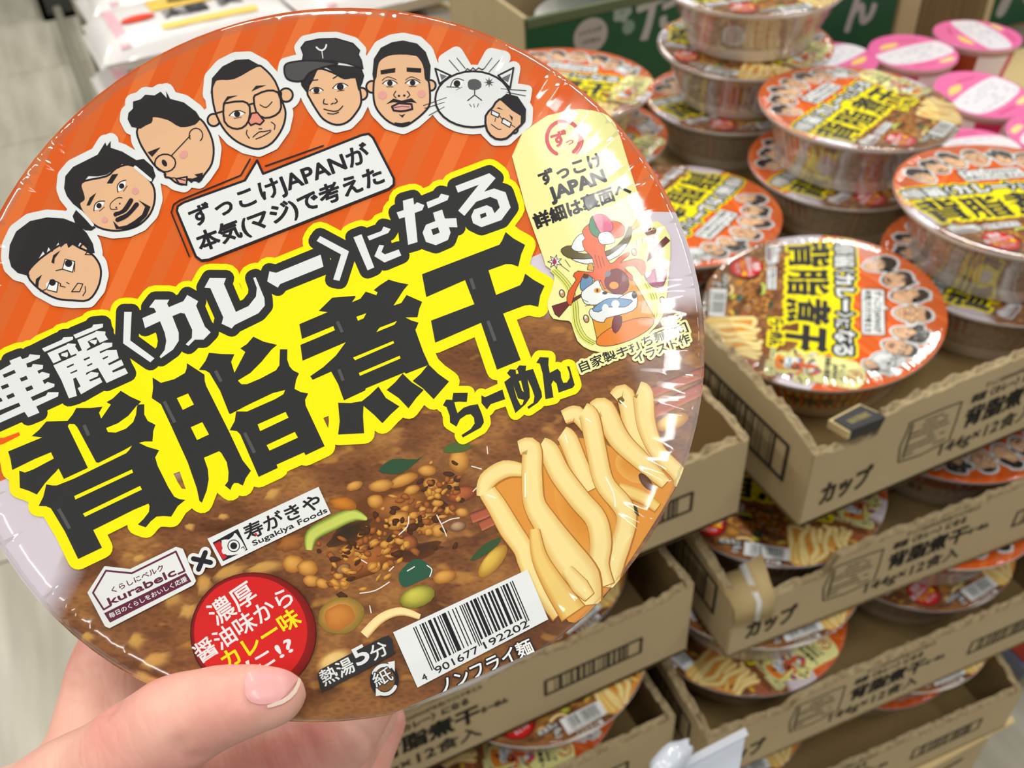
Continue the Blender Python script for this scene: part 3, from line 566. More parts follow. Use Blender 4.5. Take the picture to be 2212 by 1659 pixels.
ol('540 380 600 310 720 280 860 270 960 330 950 420 860 450 800 460 760 560 820 700 900 640 1000 580 1000 620 920 690 1060 650 1160 680 1170 780 1130 810 1060 720 960 740 1040 820 1030 870 960 800 880 900 760 950 720 860 690 1020 640 1000 660 850 560 830 480 950 430 1110 390 1080 400 980 480 860 450 820 500 770 650 780 640 640 570 570 540 480 570 450', (222, 96, 44), sm=2)
ol('610 300 640 230 720 205 800 240 845 310 830 380 740 385 700 440 640 400 610 350', (208, 78, 118)); ol('610 300 640 225 680 330 720 390 700 440 640 410 610 350', (70, 132, 92)); ol('710 400 800 380 850 430 860 490 740 510 700 460', (232, 236, 236))
ol('760 870 830 760 930 760 1000 850 990 960 900 1010 800 960', (120, 36, 40)); ol('520 900 560 800 640 840 640 900 580 970 530 960', (110, 146, 180)); A.ell((855, 915), 46, 36, (226, 150, 50)); A.ell((575, 825), 30, 24, (90, 60, 40)); A.ell((795, 800), 34, 26, (120, 128, 136), -50)
ol('535 980 640 900 700 860 740 960 860 1000 960 1010 940 1080 760 1100 600 1110 545 1060', (232, 236, 234)); ol('620 1150 760 1120 1010 980 1080 1000 1080 1130 980 1190 780 1240 760 1280 680 1270 620 1220', (230, 234, 232)); A.ell((690, 965), 34, 26, (228, 150, 60)); A.ell((690, 965), 10, 18, LN); A.ell((765, 990), 26, 16, LN)
ol('640 1150 760 1060 860 1040 1030 1060 1020 1090 960 1130 800 1130 700 1180', (120, 158, 196)); A.ell((770, 1145), 34, 46, WHT); A.ell((870, 1100), 40, 40, WHT); A.ell((1058, 1010), 26, 36, (50, 50, 54))
ol('860 1220 930 1225 925 1320 870 1390 835 1330', (116, 34, 40)); ol('1160 800 1220 770 1290 740 1380 740 1370 860 1320 940 1230 920 1170 850', (158, 74, 106)); A.poly(pp('1265 730 1320 700 1380 730 1370 750 1290 770'), WHT); A.poly(pp('1160 790 1230 770 1215 810 1180 840'), WHT)
ol([(270+(80 if i % 2 else 36)*math.cos(math.pi*i/7)*(.9), 680+(70 if i % 2 else 30)*math.sin(math.pi*i/7)) for i in range(14)], (236, 238, 238), sm=0); A.ell((265, 680), 22, 28, (170, 60, 90))
for c in ((1055, 585), (1305, 635), (340, 995), (1338, 1065), (580, 1245)): L = A.ell(c, 26, 38, (200, 150, 110), -15); A.outline(L, .8, LN); A.ell((c[0]-6, c[1]-14), 12, 14, (240, 238, 230))
ol('1150 370 1170 350 1200 380 1190 320 1215 320 1230 380 1245 345 1275 350 1255 460 1235 450 1215 430 1190 430', (140, 90, 64), sm=0)
for P in ('665 610 700 740', '700 620 730 740', '735 630 760 720', '370 660 420 730', '330 715 410 775', '1075 460 1075 520', '1130 430 1140 500', '1120 1170 1135 1070', '1160 1170 1190 1060', '545 1055 600 1080', '570 1120 620 1100'): A.line(pp(P), 5, LN)
A.lay()
# --- maker's signs
A.crop(150, 1000, 750, 2212)
MAR = (96, 36, 60)
SG = pp('132 828 235 668 395 686 685 545 722 556 803 752 790 772 262 1044 240 1034'); L = A.poly(SG, WHT); A.outline(L, 3, WHT); A.lay()
A.line(pp('272 908 226 935 158 828 240 688 404 704 684 566 740 690 700 708'), 12, MAR); A.poly(pp('228 958 748 702 783 757 266 1018'), MAR); A.lay(.5)
A.text('くらしにベルク', (285, 832), (612, 682), 42, MAR, 1); A.text('kurabelc', (268, 912), (690, 718), 66, MAR, 2.6); A.text('毎日のくらしをおいしく応援', (268, 992), (760, 752), 36, WHT, .6)
XP = [pp('785 615 905 640'), ]
for w, c in ((72, WHT), (32, INK)):
    A.line(pp('795 612 905 636'), w, c); A.line(pp('872 572 828 680'), w, c); A.lay(.5)
A.poly(pp('885 485 1590 155 1668 325 975 660'), WHT); A.lay()
A.poly(pp('918 510 1078 422 1140 555 985 628'), INK); A.lay(.2); A.poly(pp('925 520 965 500 985 540 990 580 1010 600 985 620'), (200, 40, 44)); A.lay(.2)
A.poly(pp('975 495 1020 490 1050 465 1065 450 1130 550 1080 582 1010 590 985 560'), WHT, smooth=2); A.lay(.2)
A.ell((1052, 530), 40, 40, INK); A.lay(.15); A.ell((1052, 530), 34, 34, WHT); A.lay(.15); A.ell((1052, 530), 22, 22, INK); A.ell((992, 562), 16, 20, WHT); A.line(pp('1100 545 1115 535 1120 550'), 5, INK)
A.text('寿がきや', (1142, 500), (1618, 282), 106, INK, 2.6); A.text('Sugakiya Foods', (1180, 534), (1650, 318), 46, INK, 1.2); A.lay(); A.ell((1192, 457), 9, 9, (210, 30, 40))
# --- red badge
c = (1177, 1086)
A.ell(c, 402, 388, (60, 16, 14), n=40); A.lay(.3)
b0 = len(A.v); A.blob(c, 396, 384, (214, 38, 36), (120, 22, 20), n=40, off=(-.2, -.2)); A.lay(.3); A.ell((1160, 1078), 360, 352, (206, 34, 34), n=40); A.lay(.5)
A.text('濃厚', (950, 1045), (1215, 870), 165, WHT, 2); A.text('醤油味から', (850, 1280), (1445, 890), 140, WHT, 2); A.text('カレー味', (1020, 1325), (1490, 1020), 135, (250, 226, 20), 3); A.text('に!?', (1170, 1360), (1450, 1195), 120, WHT, 3); A.lay()
# --- hot water pill, paper mark
P = pp('1586 1350 1600 1320 1650 1290 2000 1110 2040 1108 2062 1130 2068 1200 2050 1228 1650 1442 1615 1440 1598 1415'); A.poly(P, (48, 46, 48), smooth=2); A.lay()
A.text('熱湯', (1632, 1424), (1832, 1322), 112, WHT, 1.6); A.text('5', (1848, 1305), (1930, 1262), 160, WHT, 3); A.text('分', (1945, 1262), (2045, 1210), 104, WHT, 1.6)
c = (2010, 1380); A.ell(c, 92, 108, INK, n=24); A.lay(.5)
for t0 in (3.6, .5): A.line([(c[0]+78*math.cos(t), c[1]+92*math.sin(t)) for t in [t0+.2*i for i in range(9)]], 22, WHT)
A.poly(pp('2030 1270 2075 1260 2075 1330'), WHT); A.poly(pp('1955 1430 1955 1485 2010 1475'), WHT); A.lay(.3); A.ell(c, 66, 74, (120, 84, 48), n=24); A.lay(.3)
A.text('紙', (1960, 1432), (2072, 1378), 100, WHT, 1, [(6, INK)])
# --- barcode 4901677192202
A.raw(); TL, TR, BR, BL = (850, 1366), (1139, 1231), (1184, 1338), (902.5, 1485)
A.poly([TL, TR, BR, BL], (230, 234, 234)); A.lay()
def bil(u, v): return tuple(TL[k]*(1-u)*(1-v)+TR[k]*u*(1-v)+BR[k]*u*v+BL[k]*(1-u)*v for k in (0, 1))
Lc = ['0001101', '0011001', '0010011', '0111101', '0100011', '0110001', '0101111', '0111011', '0110111', '0001011']
Rc = [''.join('1' if q == '0' else '0' for q in s) for s in Lc]; Gc = [s[::-1] for s in Rc]
code = '4901677192202'; par = 'LGLLGG'
bits = '101'+''.join((Lc if par[i] == 'L' else Gc)[int(code[1+i])] for i in range(6))+'01010'+''.join(Rc[int(q)] for q in code[7:])+'101'
i = 0
while i < 95:
    if bits[i] == '1':
        j = i
        while j < 95 and bits[j] == '1': j += 1
        u0, u1 = .135+.745*i/95, .135+.745*j/95; long = i < 3 or i > 91 or 45 <= i <= 49
        A.poly([bil(u0, .07), bil(u1, .07), bil(u1, .86 if long else .77), bil(u0, .86 if long else .77)], (26, 26, 28)); i = j
    else: i += 1
A.text('4', bil(.055, .965), bil(.09, .965), 20, INK, .3); A.text('901677', bil(.16, .965), bil(.485, .965), 22, INK, .3); A.text('192202', bil(.53, .965), bil(.865, .965), 22, INK, .3)
A.text('ノンフライ麺', (958, 1500), (1155, 1408), 36, (244, 244, 240), .6, [(3, INK)]); A.text('フタを開けて内側の', (985, 1503), (1140, 1436), 17, (236, 236, 230), .3, [(2, INK)])
A.raw()
M_LIDPRINT = mat_print('glossy_lid_print', soup=True)
def lidmap(x, y, z): u, v = px2lid(x, y); return (u, v, z+.00004)
ME_PRINT = A.build('lid_print', lidmap, M_LIDPRINT, lid_clip)
# ------------------------------------------------------------------ shared materials
M_CUP = mat('white_paper_cup', (226, 216, 208), .45, .2)
M_LIDEDGE = mat('white_lid_paper', (232, 228, 224), .5)
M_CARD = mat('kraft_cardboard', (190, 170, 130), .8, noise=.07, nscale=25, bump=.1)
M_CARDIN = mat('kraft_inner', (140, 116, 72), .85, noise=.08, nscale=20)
M_TORN = mat('torn_corrugated_edge', (168, 150, 114), .9, noise=.55, nscale=260, bump=.8)
M_INKPR = mat_print('box_printing', rough=.8, coat=0)
M_LABEL = mat_print('side_label_print', rough=.4, coat=.4)
def mat_film(name, fac, rough, bump=0):
    m = bpy.data.materials.new(name); m.use_nodes = True; n, l = nodes(m); n.remove(n['Principled BSDF'])
    t = n.new('ShaderNodeBsdfTransparent'); g = n.new('ShaderNodeBsdfGlossy'); g.inputs['Roughness'].default_value = rough
    x = n.new('ShaderNodeMixShader'); fr = n.new('ShaderNodeFresnel'); fr.inputs[0].default_value = 1.45
    ma = n.new('ShaderNodeMath'); ma.operation = 'MULTIPLY_ADD'; ma.inputs[1].default_value = .28; ma.inputs[2].default_value = fac; ma.use_clamp = True
    l.new(fr.outputs[0], ma.inputs[0]); l.new(ma.outputs[0], x.inputs[0]); l.new(t.outputs[0], x.inputs[1]); l.new(g.outputs[0], x.inputs[2])
    l.new(x.outputs[0], n['Material Output'].inputs[0])
    if bump:
        tx = n.new('ShaderNodeTexCoord'); no = n.new('ShaderNodeTexNoise'); no.inputs['Scale'].default_value = 70; bu = n.new('ShaderNodeBump'); bu.inputs['Strength'].default_value = bump; bu.inputs['Distance'].default_value = .002
        l.new(tx.outputs['Object'], no.inputs['Vector']); l.new(no.outputs['Fac'], bu.inputs['Height']); l.new(bu.outputs[0], g.inputs['Normal']); l.new(bu.outputs[0], fr.inputs['Normal'])
    return m
M_FILM = mat_film('shrink_film', 0, .05, .07); M_FILMR = mat_film('wrinkled_film', .02, .09, 0)
# ------------------------------------------------------------------ the cup
def make_lid():
    vs = [(x, y, z) for z in (0, -.0013) for x, y in LID_OUT]; n = len(LID_OUT)
    fs = [tuple(range(n)), tuple(range(2*n-1, n-1, -1))]+[(i, n+i, n+(i+1) % n, (i+1) % n) for i in range(n)]
    me = mesh_from('lid', vs, fs); me.materials.append(M_LIDEDGE); return fixn(me)
ME_LID = make_lid()
H = CUP_H
BOWL = [(0, .003), (.054, .003), (.056, .0), (.059, .0), (.0605, .002), (.0625, .012), (.0765, H-.006), (.0785, H-.004), (.0835, H-.0038), (.0843, H-.0028), (.0835, H-.0015), (0, H-.0015)]
ME_BOWL = lathe('bowl', BOWL, 80); ME_BOWL.materials.append(M_CUP)
def cone_r(h): return .0625+(h-.012)/(H-.006-.012)*(.0765-.0625)
def side_art():
    S = Art(.00001); S.raw(); S.flip = -1                          # x = millimetres round the cup, y = millimetres above its foot
    h0, h1 = 12.5, 45.5
    def blk(x0, y0, x1, y1, c):
        n = max(1, int((x1-x0)/6)); xs = [x0+(x1-x0)*i/n for i in range(n+1)]
        for a, b in zip(xs, xs[1:]): S.grad([(a, y0), (b, y0), (b, y1), (a, y1)], [c]*4)
    def txt(st, x, y, L, h, c, b=0):
        n = len(st); w = L/n
        for i, q in enumerate(st):
            if q != ' ': S.text(q, (x+i*w, y), (x+i*w+w*.88, y), h, c, b)
    blk(0, h0, 440, h1, (206, 192, 180)); S.lay()
    R0 = (190, 96, 70)
    x = 0
    for w, kind in ((76, 'title'), (62, 'red'), (70, 'text'), (14, 'bar'), (84, 'text2'), (58, 'text'), (76, 'food')):
        x0, x1 = x+1.5, x+w-1.5
        if kind in ('title', 'title2'):
            blk(x0, h0, x1, h1, (226, 92, 26)); S.lay(); blk(x0+5, h0+3, x1-14, h0+20, YEL); S.lay()
            txt('背脂煮干', x0+8, h0+5, x1-x0-26, 13, BLK, .5); txt('華麗〈カレー〉になる', x0+6, h0+23, x1-x0-20, 6.5, WHT, .3)
        elif kind == 'red':
            blk(x0, h0, x1, h1, (224, 200, 194)); S.lay(); blk(x0, h0+15, x1, h1-6, (196, 66, 52)); S.lay(); blk(x0+26, h0+2, x1-4, h0+13, (240, 232, 228)); blk(x0+6, h0+3, x0+18, h0+13, (60, 58, 60))
            for i in range(2): S.ell((x0+12+i*34, h0+23), 6, 4, (232, 190, 170))
            S.lay()
            for i in range(5): S.line([(x0+3+i*11, h1-3), (x0+11+i*11, h1-3)], 1.2, (120, 90, 90))
        elif kind == 'food': blk(x0, h0, x1, h1, (206, 190, 176)); S.lay(); blk(x0+4, h0+6, x1-4, h1-6, (120, 60, 36)); S.lay(); blk(x0+8, h0+9, x0+30, h1-9, (198, 150, 84)); blk(x0+34, h0+9, x1-8, h1-20, (180, 60, 40))
        elif kind == 'bar': blk(x0, h0, x1, h1, (196, 70, 36)); S.lay()
        else:
            blk(x0, h0, x1, h1, (196, 182, 168)); S.lay()
            if kind == 'text2': blk(x0+2, h0+14, x1-40, h1-2, (188, 110, 92)); S.lay()
            r = random.Random(w)
            yy = h1-3
            while yy > h0+1:
                xx = x0+3
                while xx < x1-6:
                    ln = r.uniform(4, 14); S.line([(xx, yy), (min(xx+ln, x1-3), yy)], .9, (96, 84, 78)); xx += ln+2
                yy -= 2.4
            if kind == 'text': blk(x0+38, h0+4, x0+54, h0+13, (224, 214, 204)); S.lay()
            for q in (x0+.5, x1-.5): blk(q-.5, h0, q+.5, h1, R0)
        x += w; S.lay()
    def f(X, Y, z): h = Y/1000; r = cone_r(h)+.00012+z*.5; a = X/440*2*math.pi; return (r*math.cos(a), r*math.sin(a), h)
    vs, fs, cs = [], [], []
    me = bpy.data.meshes.new('side_label'); me.from_pydata([f(*v) if False else f(v[0], v[1], v[2]*S.dz) for v in S.v], [], S.f); me.update()
    a = me.color_attributes.new('ink', 'FLOAT_COLOR', 'CORNER'); a.data.foreach_set('color', [q for c in S.c for k in c for q in k])
    me.materials.append(M_LABEL); return me
ME_SIDE = side_art()
def film_mesh(seed=3, N=900):
    rr = random.Random(seed); amp = [0]*N; k0 = 0
    while k0 < N-6:
        h_ = rr.uniform(0, 1)**1.8; amp[k0+1] = h_*.6; amp[k0+2] = h_; amp[k0+3] = h_*.5; k0 += rr.choice((5, 6, 7, 9))
    sec = [max(.12, math.sin(2*math.pi*(i/N)*2+1.2)*.6+.5) for i in range(N)]
    vs, fs = [], []
    prof = [(.0660, H+.00075, 0), (.0755, H+.00095, .0), (.0782, H+.0010, .35), (.0808, H+.0010, .8), (.0832, H+.0008, .9), (.0847, H+.0002, .35), (.0850, H-.002, .2), (.0800, H-.0052, .3), (.0640, .012, 0), (.0616, .001, 0)]
    for r, z, k in prof:
        for i in range(N):
            a = 2*math.pi*i/N; d = amp[i]*sec[i]*k*.0013
            vs.append(((r+(d if z < H else 0))*math.cos(a), (r+(d if z < H else 0))*math.sin(a), z+(d if z > H else 0)))
    for k in range(len(prof)-1):
        for i in range(N): j = (i+1) % N; fs.append((k*N+i, k*N+j, (k+1)*N+j, (k+1)*N+i))
    out = []
    d = lambda p: (_t1[0]-_t0[0])*(p[1]-_t0[1])-(_t1[1]-_t0[1])*(p[0]-_t0[0])
    L = math.hypot(_t1[0]-_t0[0], _t1[1]-_t0[1])
    for v in vs:                                                   # the film follows the straight tab side of the lid
        q = d(v)/L
        if q < -.0006 and v[2] > H-.006: nx, ny = -(_t1[1]-_t0[1])/L, (_t1[0]-_t0[0])/L; out.append((v[0]+nx*(-q-.0006), v[1]+ny*(-q-.0006), v[2]))
        else: out.append(v)
    me = mesh_from('film_wrap', out, fs, True); me.materials.append(M_FILM); me.materials.append(M_FILMR)
    for i, p in enumerate(me.polygons): p.material_index = 1 if 1 <= i//N <= 4 else 0
    return me
ME_FILM = film_mesh()
_a, _b = px2lid(436, 546), px2lid(832, 396); TEXTANG = math.atan2(_b[1]-_a[1], _b[0]-_a[0])
def cup_at(centre, normal, xdir, label, group='curry noodle cups in the cartons', film=True):
    """centre = middle of the lid; normal = lid normal; xdir = direction in which the lid's title reads"""
    n = Vector(normal).normalized(); t = Vector(xdir); t = (t-n*t.dot(n)).normalized(); s = n.cross(t)
    c, k = math.cos(-TEXTANG), math.sin(-TEXTANG); ex = t*c+s*k; ey = n.cross(ex)
    o = empty('noodle_cup'); b = Vector(centre)-n*H
    o.matrix_world = Matrix(((ex.x, ey.x, n.x, b.x), (ex.y, ey.y, n.y, b.y), (ex.z, ey.z, n.z, b.z), (0, 0, 0, 1)))
    tag(o, label, 'noodle cup', group)
    bo = link('bowl', ME_BOWL, None, o); link('side_label', ME_SIDE, None, bo)
    l = link('lid', ME_LID, None, o); l.location = (0, 0, H); p = link('lid_print', ME_PRINT, None, l)
    if film: link('film_wrap', ME_FILM, None, o)
    return o
# the cup in the hand
cw = camp(*_c); nw = CX*_n.x+CY*_n.y+CZ*_n.z; exw = CX*_ex.x+CY*_ex.y+CZ*_ex.z; eyw = nw.cross(exw)
held = cup_at(cw, nw, exw*math.cos(TEXTANG)+eyw*math.sin(TEXTANG), 'large curry noodle cup with printed orange and yellow lid held up close by the hand', group=None)

# ------------------------------------------------------------------ cups in the cartons: lid centre (x, y, z below the camera), tilt, title direction in the photo
def place(x, y, z, tx, ty, p0, p1, label):
    q = at_z(*p1, HC+z)-at_z(*p0, HC+z)
    cup_at((x, y, HC+z), (tx, ty, 1), (q.x, q.y, 0), label)
T1 = -.486; L1, L2c, L3c = T1+H+.0027, T1+2*H+.0037, T1+3*H+.0047
CUPS = [
 (.434, .430, L1+.006, -.105, -.04, (1775, 575), (1765, 790), 'cup alone in the front left corner of the top carton with title running downwards'),
 (.596, .421, L1, 0, 0, (2080, 690), (2160, 620), 'cup partly hidden under another in the front right of the top carton'),
 (.594, .422, L2c, .03, -.01, (2015, 430), (2170, 415), 'topmost cup of the front right pair in the top carton, cut by the photo edge'),
 (.424, .600, L1, .008, .012, (1640, 390), (1520, 500), 'cup directly behind the front left cup with title turned to the left'),
 (.601, .602, L1, 0, 0, (1700, 480), (1850, 400), 'lower cup of the middle right pair with noodles showing at its left'),
 (.602, .600, L2c, .05, -.022, (1725, 265), (1850, 175), 'upper cup of the middle pair in front of the pink cups'),
 (.420, .770, L1, 0, 0, (1390, 280), (1440, 292), 'lower cup at the back left showing only its right rim'),
 (.406, .776, L2c, .045, .003, (1200, 168), (1340, 178), 'upper cup at the back left against the green carton'),
 (.594, .768, L1, 0, 0, (1500, 250), (1600, 230), 'bottom cup of the stack of three'),
 (.603, .766, L2c, 0, -.02, (1440, 90), (1560, 110), 'middle cup of the stack of three'),
 (.610, .770, L3c, 0, 0, (1560, -30), (1700, -50), 'top cup of the stack of three with orange panel on its side'),
]
T2, T3, T4 = -.595, -.711, -.827
def lv(t, k): return t+k*(H+.001)+.0017
CUPS += [
 (.378, .392, lv(T2, 1), 0, 0, (1640, 1060), (1730, 1075), 'cup in the front left of the second carton with noodles towards the viewer'),
 (.552, .390, lv(T2, 1), 0, 0, (2200, 960), (2060, 975), 'front right cup of the second carton with the heads at its front'),
 (.378, .566, lv(T2, 1), 0, 0, (1640, 1060), (1740, 1040), 'cup in the shadow behind the front left cup of the second carton'),
 (.378, .566, lv(T2, 2), 0, 0, (1640, 1060), (1740, 1040), 'upper cup in the shadow at the back left of the second carton'),
 (.552, .566, lv(T2, 1), 0, 0, (1640, 1060), (1740, 1040), 'cup in the shadow behind the front right cup of the second carton'),
 (.552, .566, lv(T2, 2), 0, 0, (1640, 1060), (1740, 1040), 'upper cup in the shadow at the back right of the second carton'),
 (.352, .374, lv(T3, 1), 0, 0, (1600, 1330), (1690, 1410), 'lower cup at the front left of the third carton with pale tag at its right'),
 (.358, .376, lv(T3, 2), 0, 0, (1640, 1330), (1750, 1300), 'upper cup at the front left of the third carton, only its bright rim showing'),
 (.527, .370, lv(T3, 1), 0, 0, (1960, 1260), (2080, 1200), 'lower front right cup of the third carton, red badge and barcode in view'),
 (.532, .366, lv(T3, 2), 0, 0, (2160, 1200), (2000, 1230), 'upper cup at the front right of the third carton with orange rim'),
 (.335, .372, lv(T4, 1), 0, 0, (1660, 1620), (1760, 1590), 'lower cup at the front left of the fourth carton with red badge in view'),
 (.345, .364, lv(T4, 2), 0, 0, (1800, 1590), (1700, 1620), 'upper cup at the front left of the fourth carton with orange rim'),
 (.500, .366, lv(T4, 1), 0, 0, (2000, 1450), (1960, 1500), 'lower cup at the front right of the fourth carton with pale tag and white edge'),
 (.500, .346, lv(T4, 2), 0, 0, (2000, 1450), (2090, 1420), 'upper cup at the front right of the fourth carton, noodles at its edge'),
 (.172, .418, lv(T2, 1), 0, 0, (1255, 1370), (1355, 1300), 'dark cup under the carton above in the left column'),
 (.172, .592, lv(T2, 1), 0, 0, (1255, 1370), (1355, 1300), 'cup hidden deep in the middle carton of the left column'),
 (.172, .592, lv(T2, 2), 0, 0, (1255, 1370), (1355, 1300), 'upper cup hidden deep in the middle carton of the left column'),
 (.158, .396, lv(T3, 1), 0, 0, (1200, 1560), (1230, 1660), 'lower cup in the lowest visible carton of the left column with orange edge'),
 (.172, .386, lv(T3, 2), 0, 0, (1170, 1560), (1300, 1500), 'upper cup in the lowest visible carton of the left column, its rim bright'),
]
for c in CUPS: place(*c)

# ------------------------------------------------------------------ cartons cut down to trays
def torn(n, base, amp, seed):
    r = random.Random(seed); return [base+r.uniform(-1, 1)*amp for _ in range(n)]
def panel(name, L, hs, th, parent, mat4, seed=1):
    """upright panel of length L along local x, outer face at y=0, inner at y=th; hs = [(x, height)...] of its torn top"""
    N = int(L/.004); xs = [L*i/N for i in range(N+1)]; r = random.Random(seed)
    def hh(x):
        for (a, ha), (b, hb) in zip(hs, hs[1:]):
            if a <= x <= b: return ha+(hb-ha)*((x-a)/(b-a) if b > a else 0)
        return hs[-1][1]
    wv = [.0007*math.sin(x*170+seed)*math.sin(x*61+seed)+.0008*math.sin(x*530+seed*2)*math.sin(x*93) for x in xs]; ho = [hh(x)+r.uniform(-.0012, .0008)+w for x, w in zip(xs, wv)]; hi = [hh(x)+r.uniform(-.0018, .0012)+.0012+w*1.6 for x, w in zip(xs, wv)]; hm = [hh(x)-r.uniform(.0002, .0022) for x in xs]
    vs = []
    for i, x in enumerate(xs): vs += [(x, 0, 0), (x, 0, ho[i]), (x, th*.18, ho[i]-.0003), (x, th*.5, hm[i]), (x, th*.85, hi[i]-.0003), (x, th, hi[i]), (x, th, 0)]
    fs, mi = [], []
    for i in range(N):
        for k in range(7):
            a, b = 7*i+k, 7*i+(k+1) % 7; fs.append((a, a+7, b+7, b)); mi.append(2 if 1 <= k <= 4 else (1 if k == 5 else 0))
    for i in (0, N): fs.append(tuple(7*i+k for k in range(7))); mi.append(0)
    me = mesh_from(name, vs, fs)
    for m in (M_CARD, M_CARDIN, M_TORN): me.materials.append(m)
    for p, k in zip(me.polygons, mi): p.material_index = k
    fixn(me); o = link(name, me, None, parent); o.matrix_local = mat4; return o
def box_print(front=True, full=True):
    S = Art(.00002); S.raw(); S.flip = -1; K_ = (64, 58, 46); C = (190, 170, 130)
    S.lay()
    if front:                                                      # millimetres from the left corner, height above the floor of the tray
        S.text('カップ', (13, 14), (52, 14), 21, K_, .9)
        S.outline([smooth_pts([(75, 24), (114, 24), (118, 28), (118, 55), (114, 59), (79, 59), (75, 55)], True, 2)], .6, K_)
        r = random.Random(5)
        for j in range(8):
            x = 80
            while x < 110:
                w = r.uniform(2, 8)
                if r.random() < .8: S.line([(x, 28+j*3.8), (min(x+w, 113), 28+j*3.8)], 1.3, (104, 94, 70))
                x += w+1.5
        S.line([(78, 27), (78, 56)], 2.2, (104, 94, 70))
        S.text('背脂煮干', (127, 31), (196, 31), 19, (40, 38, 32), .7); S.text('らーめん', (198, 36), (216, 36), 7, K_, .4); S.text('華麗〈カレー〉になる', (127, 53), (190, 53), 8, K_, .3); S.text('ずっこけJAPANが本気(マジ)で考えた', (136, 63), (200, 63), 5, (96, 86, 62), .1)
        S.text('144g×12食入', (112, 12), (196, 12), 15, K_, .3)
        x0, x1, y0, y1 = 243, 315, 24, 40
    else: x0, x1, y0, y1 = 12, 132, 24, 54
    S.outline([[(x0, y0), (x1, y0), (x1, y1), (x0, y1)]], 1.1 if front else 1.6, K_)
    r = random.Random(3); x = x0+7
    while x < x1-9:
        w = r.choice((.6, .6, 1.3, 2)); S.line([(x, y0+1), (x, y1-1)], w, K_); x += w+r.choice((.8, 1.2, 2))
    me = S.build('box_printing', lambda x, y, z: (x/1000, -.00025-z, y/1000), M_INKPR)
    for p in me.polygons: pass
    return me
ME_BPF, ME_BPS = box_print(True), box_print(False)
def carton(x0, y0, z0, yaw, label, front, side, right=None, W=.355, D=.545, seed=1, back=.085, pf=True):
    o = empty('cardboard_tray', (x0, y0, HC+z0), (0, 0, math.radians(yaw))); tag(o, label, 'carton', 'cut down cartons stacked in two columns')
    th = .006; T = Matrix.Translation
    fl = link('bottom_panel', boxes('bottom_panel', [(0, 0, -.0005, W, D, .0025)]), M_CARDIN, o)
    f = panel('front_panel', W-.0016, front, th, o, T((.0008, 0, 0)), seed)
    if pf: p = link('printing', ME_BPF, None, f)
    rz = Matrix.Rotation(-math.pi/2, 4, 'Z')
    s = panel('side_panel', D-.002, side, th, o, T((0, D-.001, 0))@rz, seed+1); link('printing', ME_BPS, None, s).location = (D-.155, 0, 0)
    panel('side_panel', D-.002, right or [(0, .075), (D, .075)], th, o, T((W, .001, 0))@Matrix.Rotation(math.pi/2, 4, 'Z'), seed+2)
    panel('back_panel', W-.0016, [(0, back), (W, back)], th, o, T((W-.0008, D, 0))@Matrix.Rotation(math.pi, 4, 'Z'), seed+3)
    return o
D_ = .545
ST_ = [(0, .062), (.012, .058), (.052, .060), (.055, .064), (.058, .076), (.355, .077)]
c1_ = carton(.330, .3086, T1, 0, 'top carton of the right column with torn rim and folded black printed flap', [(0, .064), (.03, .059), (.050, .0605), (.0525, .074), (.08, .078), (.2, .078), (.355, .081)], [(0, .03), (.22, .045), (D_-.2, .078), (D_-.12, .080), (D_-.03, .074), (D_-.012, .068), (D_, .064)], right=[(0, .08), (.2, .08), (D_-.2, .04), (D_, .03)], back=.03, seed=11)
c2_ = carton(.285, .305, T2, -3.4, 'second carton of the right column with a white striped flap at its corner', [(0, .055), (.065, .052), (.074, .054), (.078, .068), (.2, .069), (.355, .071)], [(0, .08), (D_-.1, .072), (D_-.02, .062), (D_, .055)], seed=21)
c3_ = carton(.258, .2805, T3, -3, 'third carton from the top in the right column, rounded notch torn in its rim', [(0, .066), (.03, .062), (.065, .058), (.072, .062), (.078, .068), (.355, .070)], [(0, .08), (D_-.1, .074), (D_, .066)], seed=31)
c4_ = carton(.222, .270, T4, -3.2, 'lowest carton of the right column above the closed carton', [(0, .06), (.08, .062), (.24, .062), (.33, .060), (.355, .058)], [(0, .08), (D_, .066)], right=[(0, .058), (.02, .066), (.05, .08), (D_, .08)], seed=41)
l1_ = carton(-.052, .336, T1, 0, 'top carton of the left column behind the held cup', [(0, .066), (.355, .068)], [(0, .08), (D_, .068)], right=[(0, .068), (.02, .072), (D_, .075)], seed=51)
l2_ = carton(-.091, .3227, T2, 0, 'middle carton of the left column with its title facing the viewer', [(0, .07), (.24, .07), (.25, .066), (.33, .068), (.355, .074)], [(0, .08), (D_, .07)], right=[(0, .074), (D_, .074)], seed=61)
l3_ = carton(-.108, .304, T3, 0, 'lowest visible carton of the left column at the bottom edge of the photo', [(0, .07), (.355, .068)], [(0, .08), (D_, .07)], right=[(0, .07), (D_, .074)], seed=71)
for ob, zz in ((c1_, .02), (c2_, 0), (c3_, 0), (l1_, 0), (l2_, 0), (l3_, 0)): pass
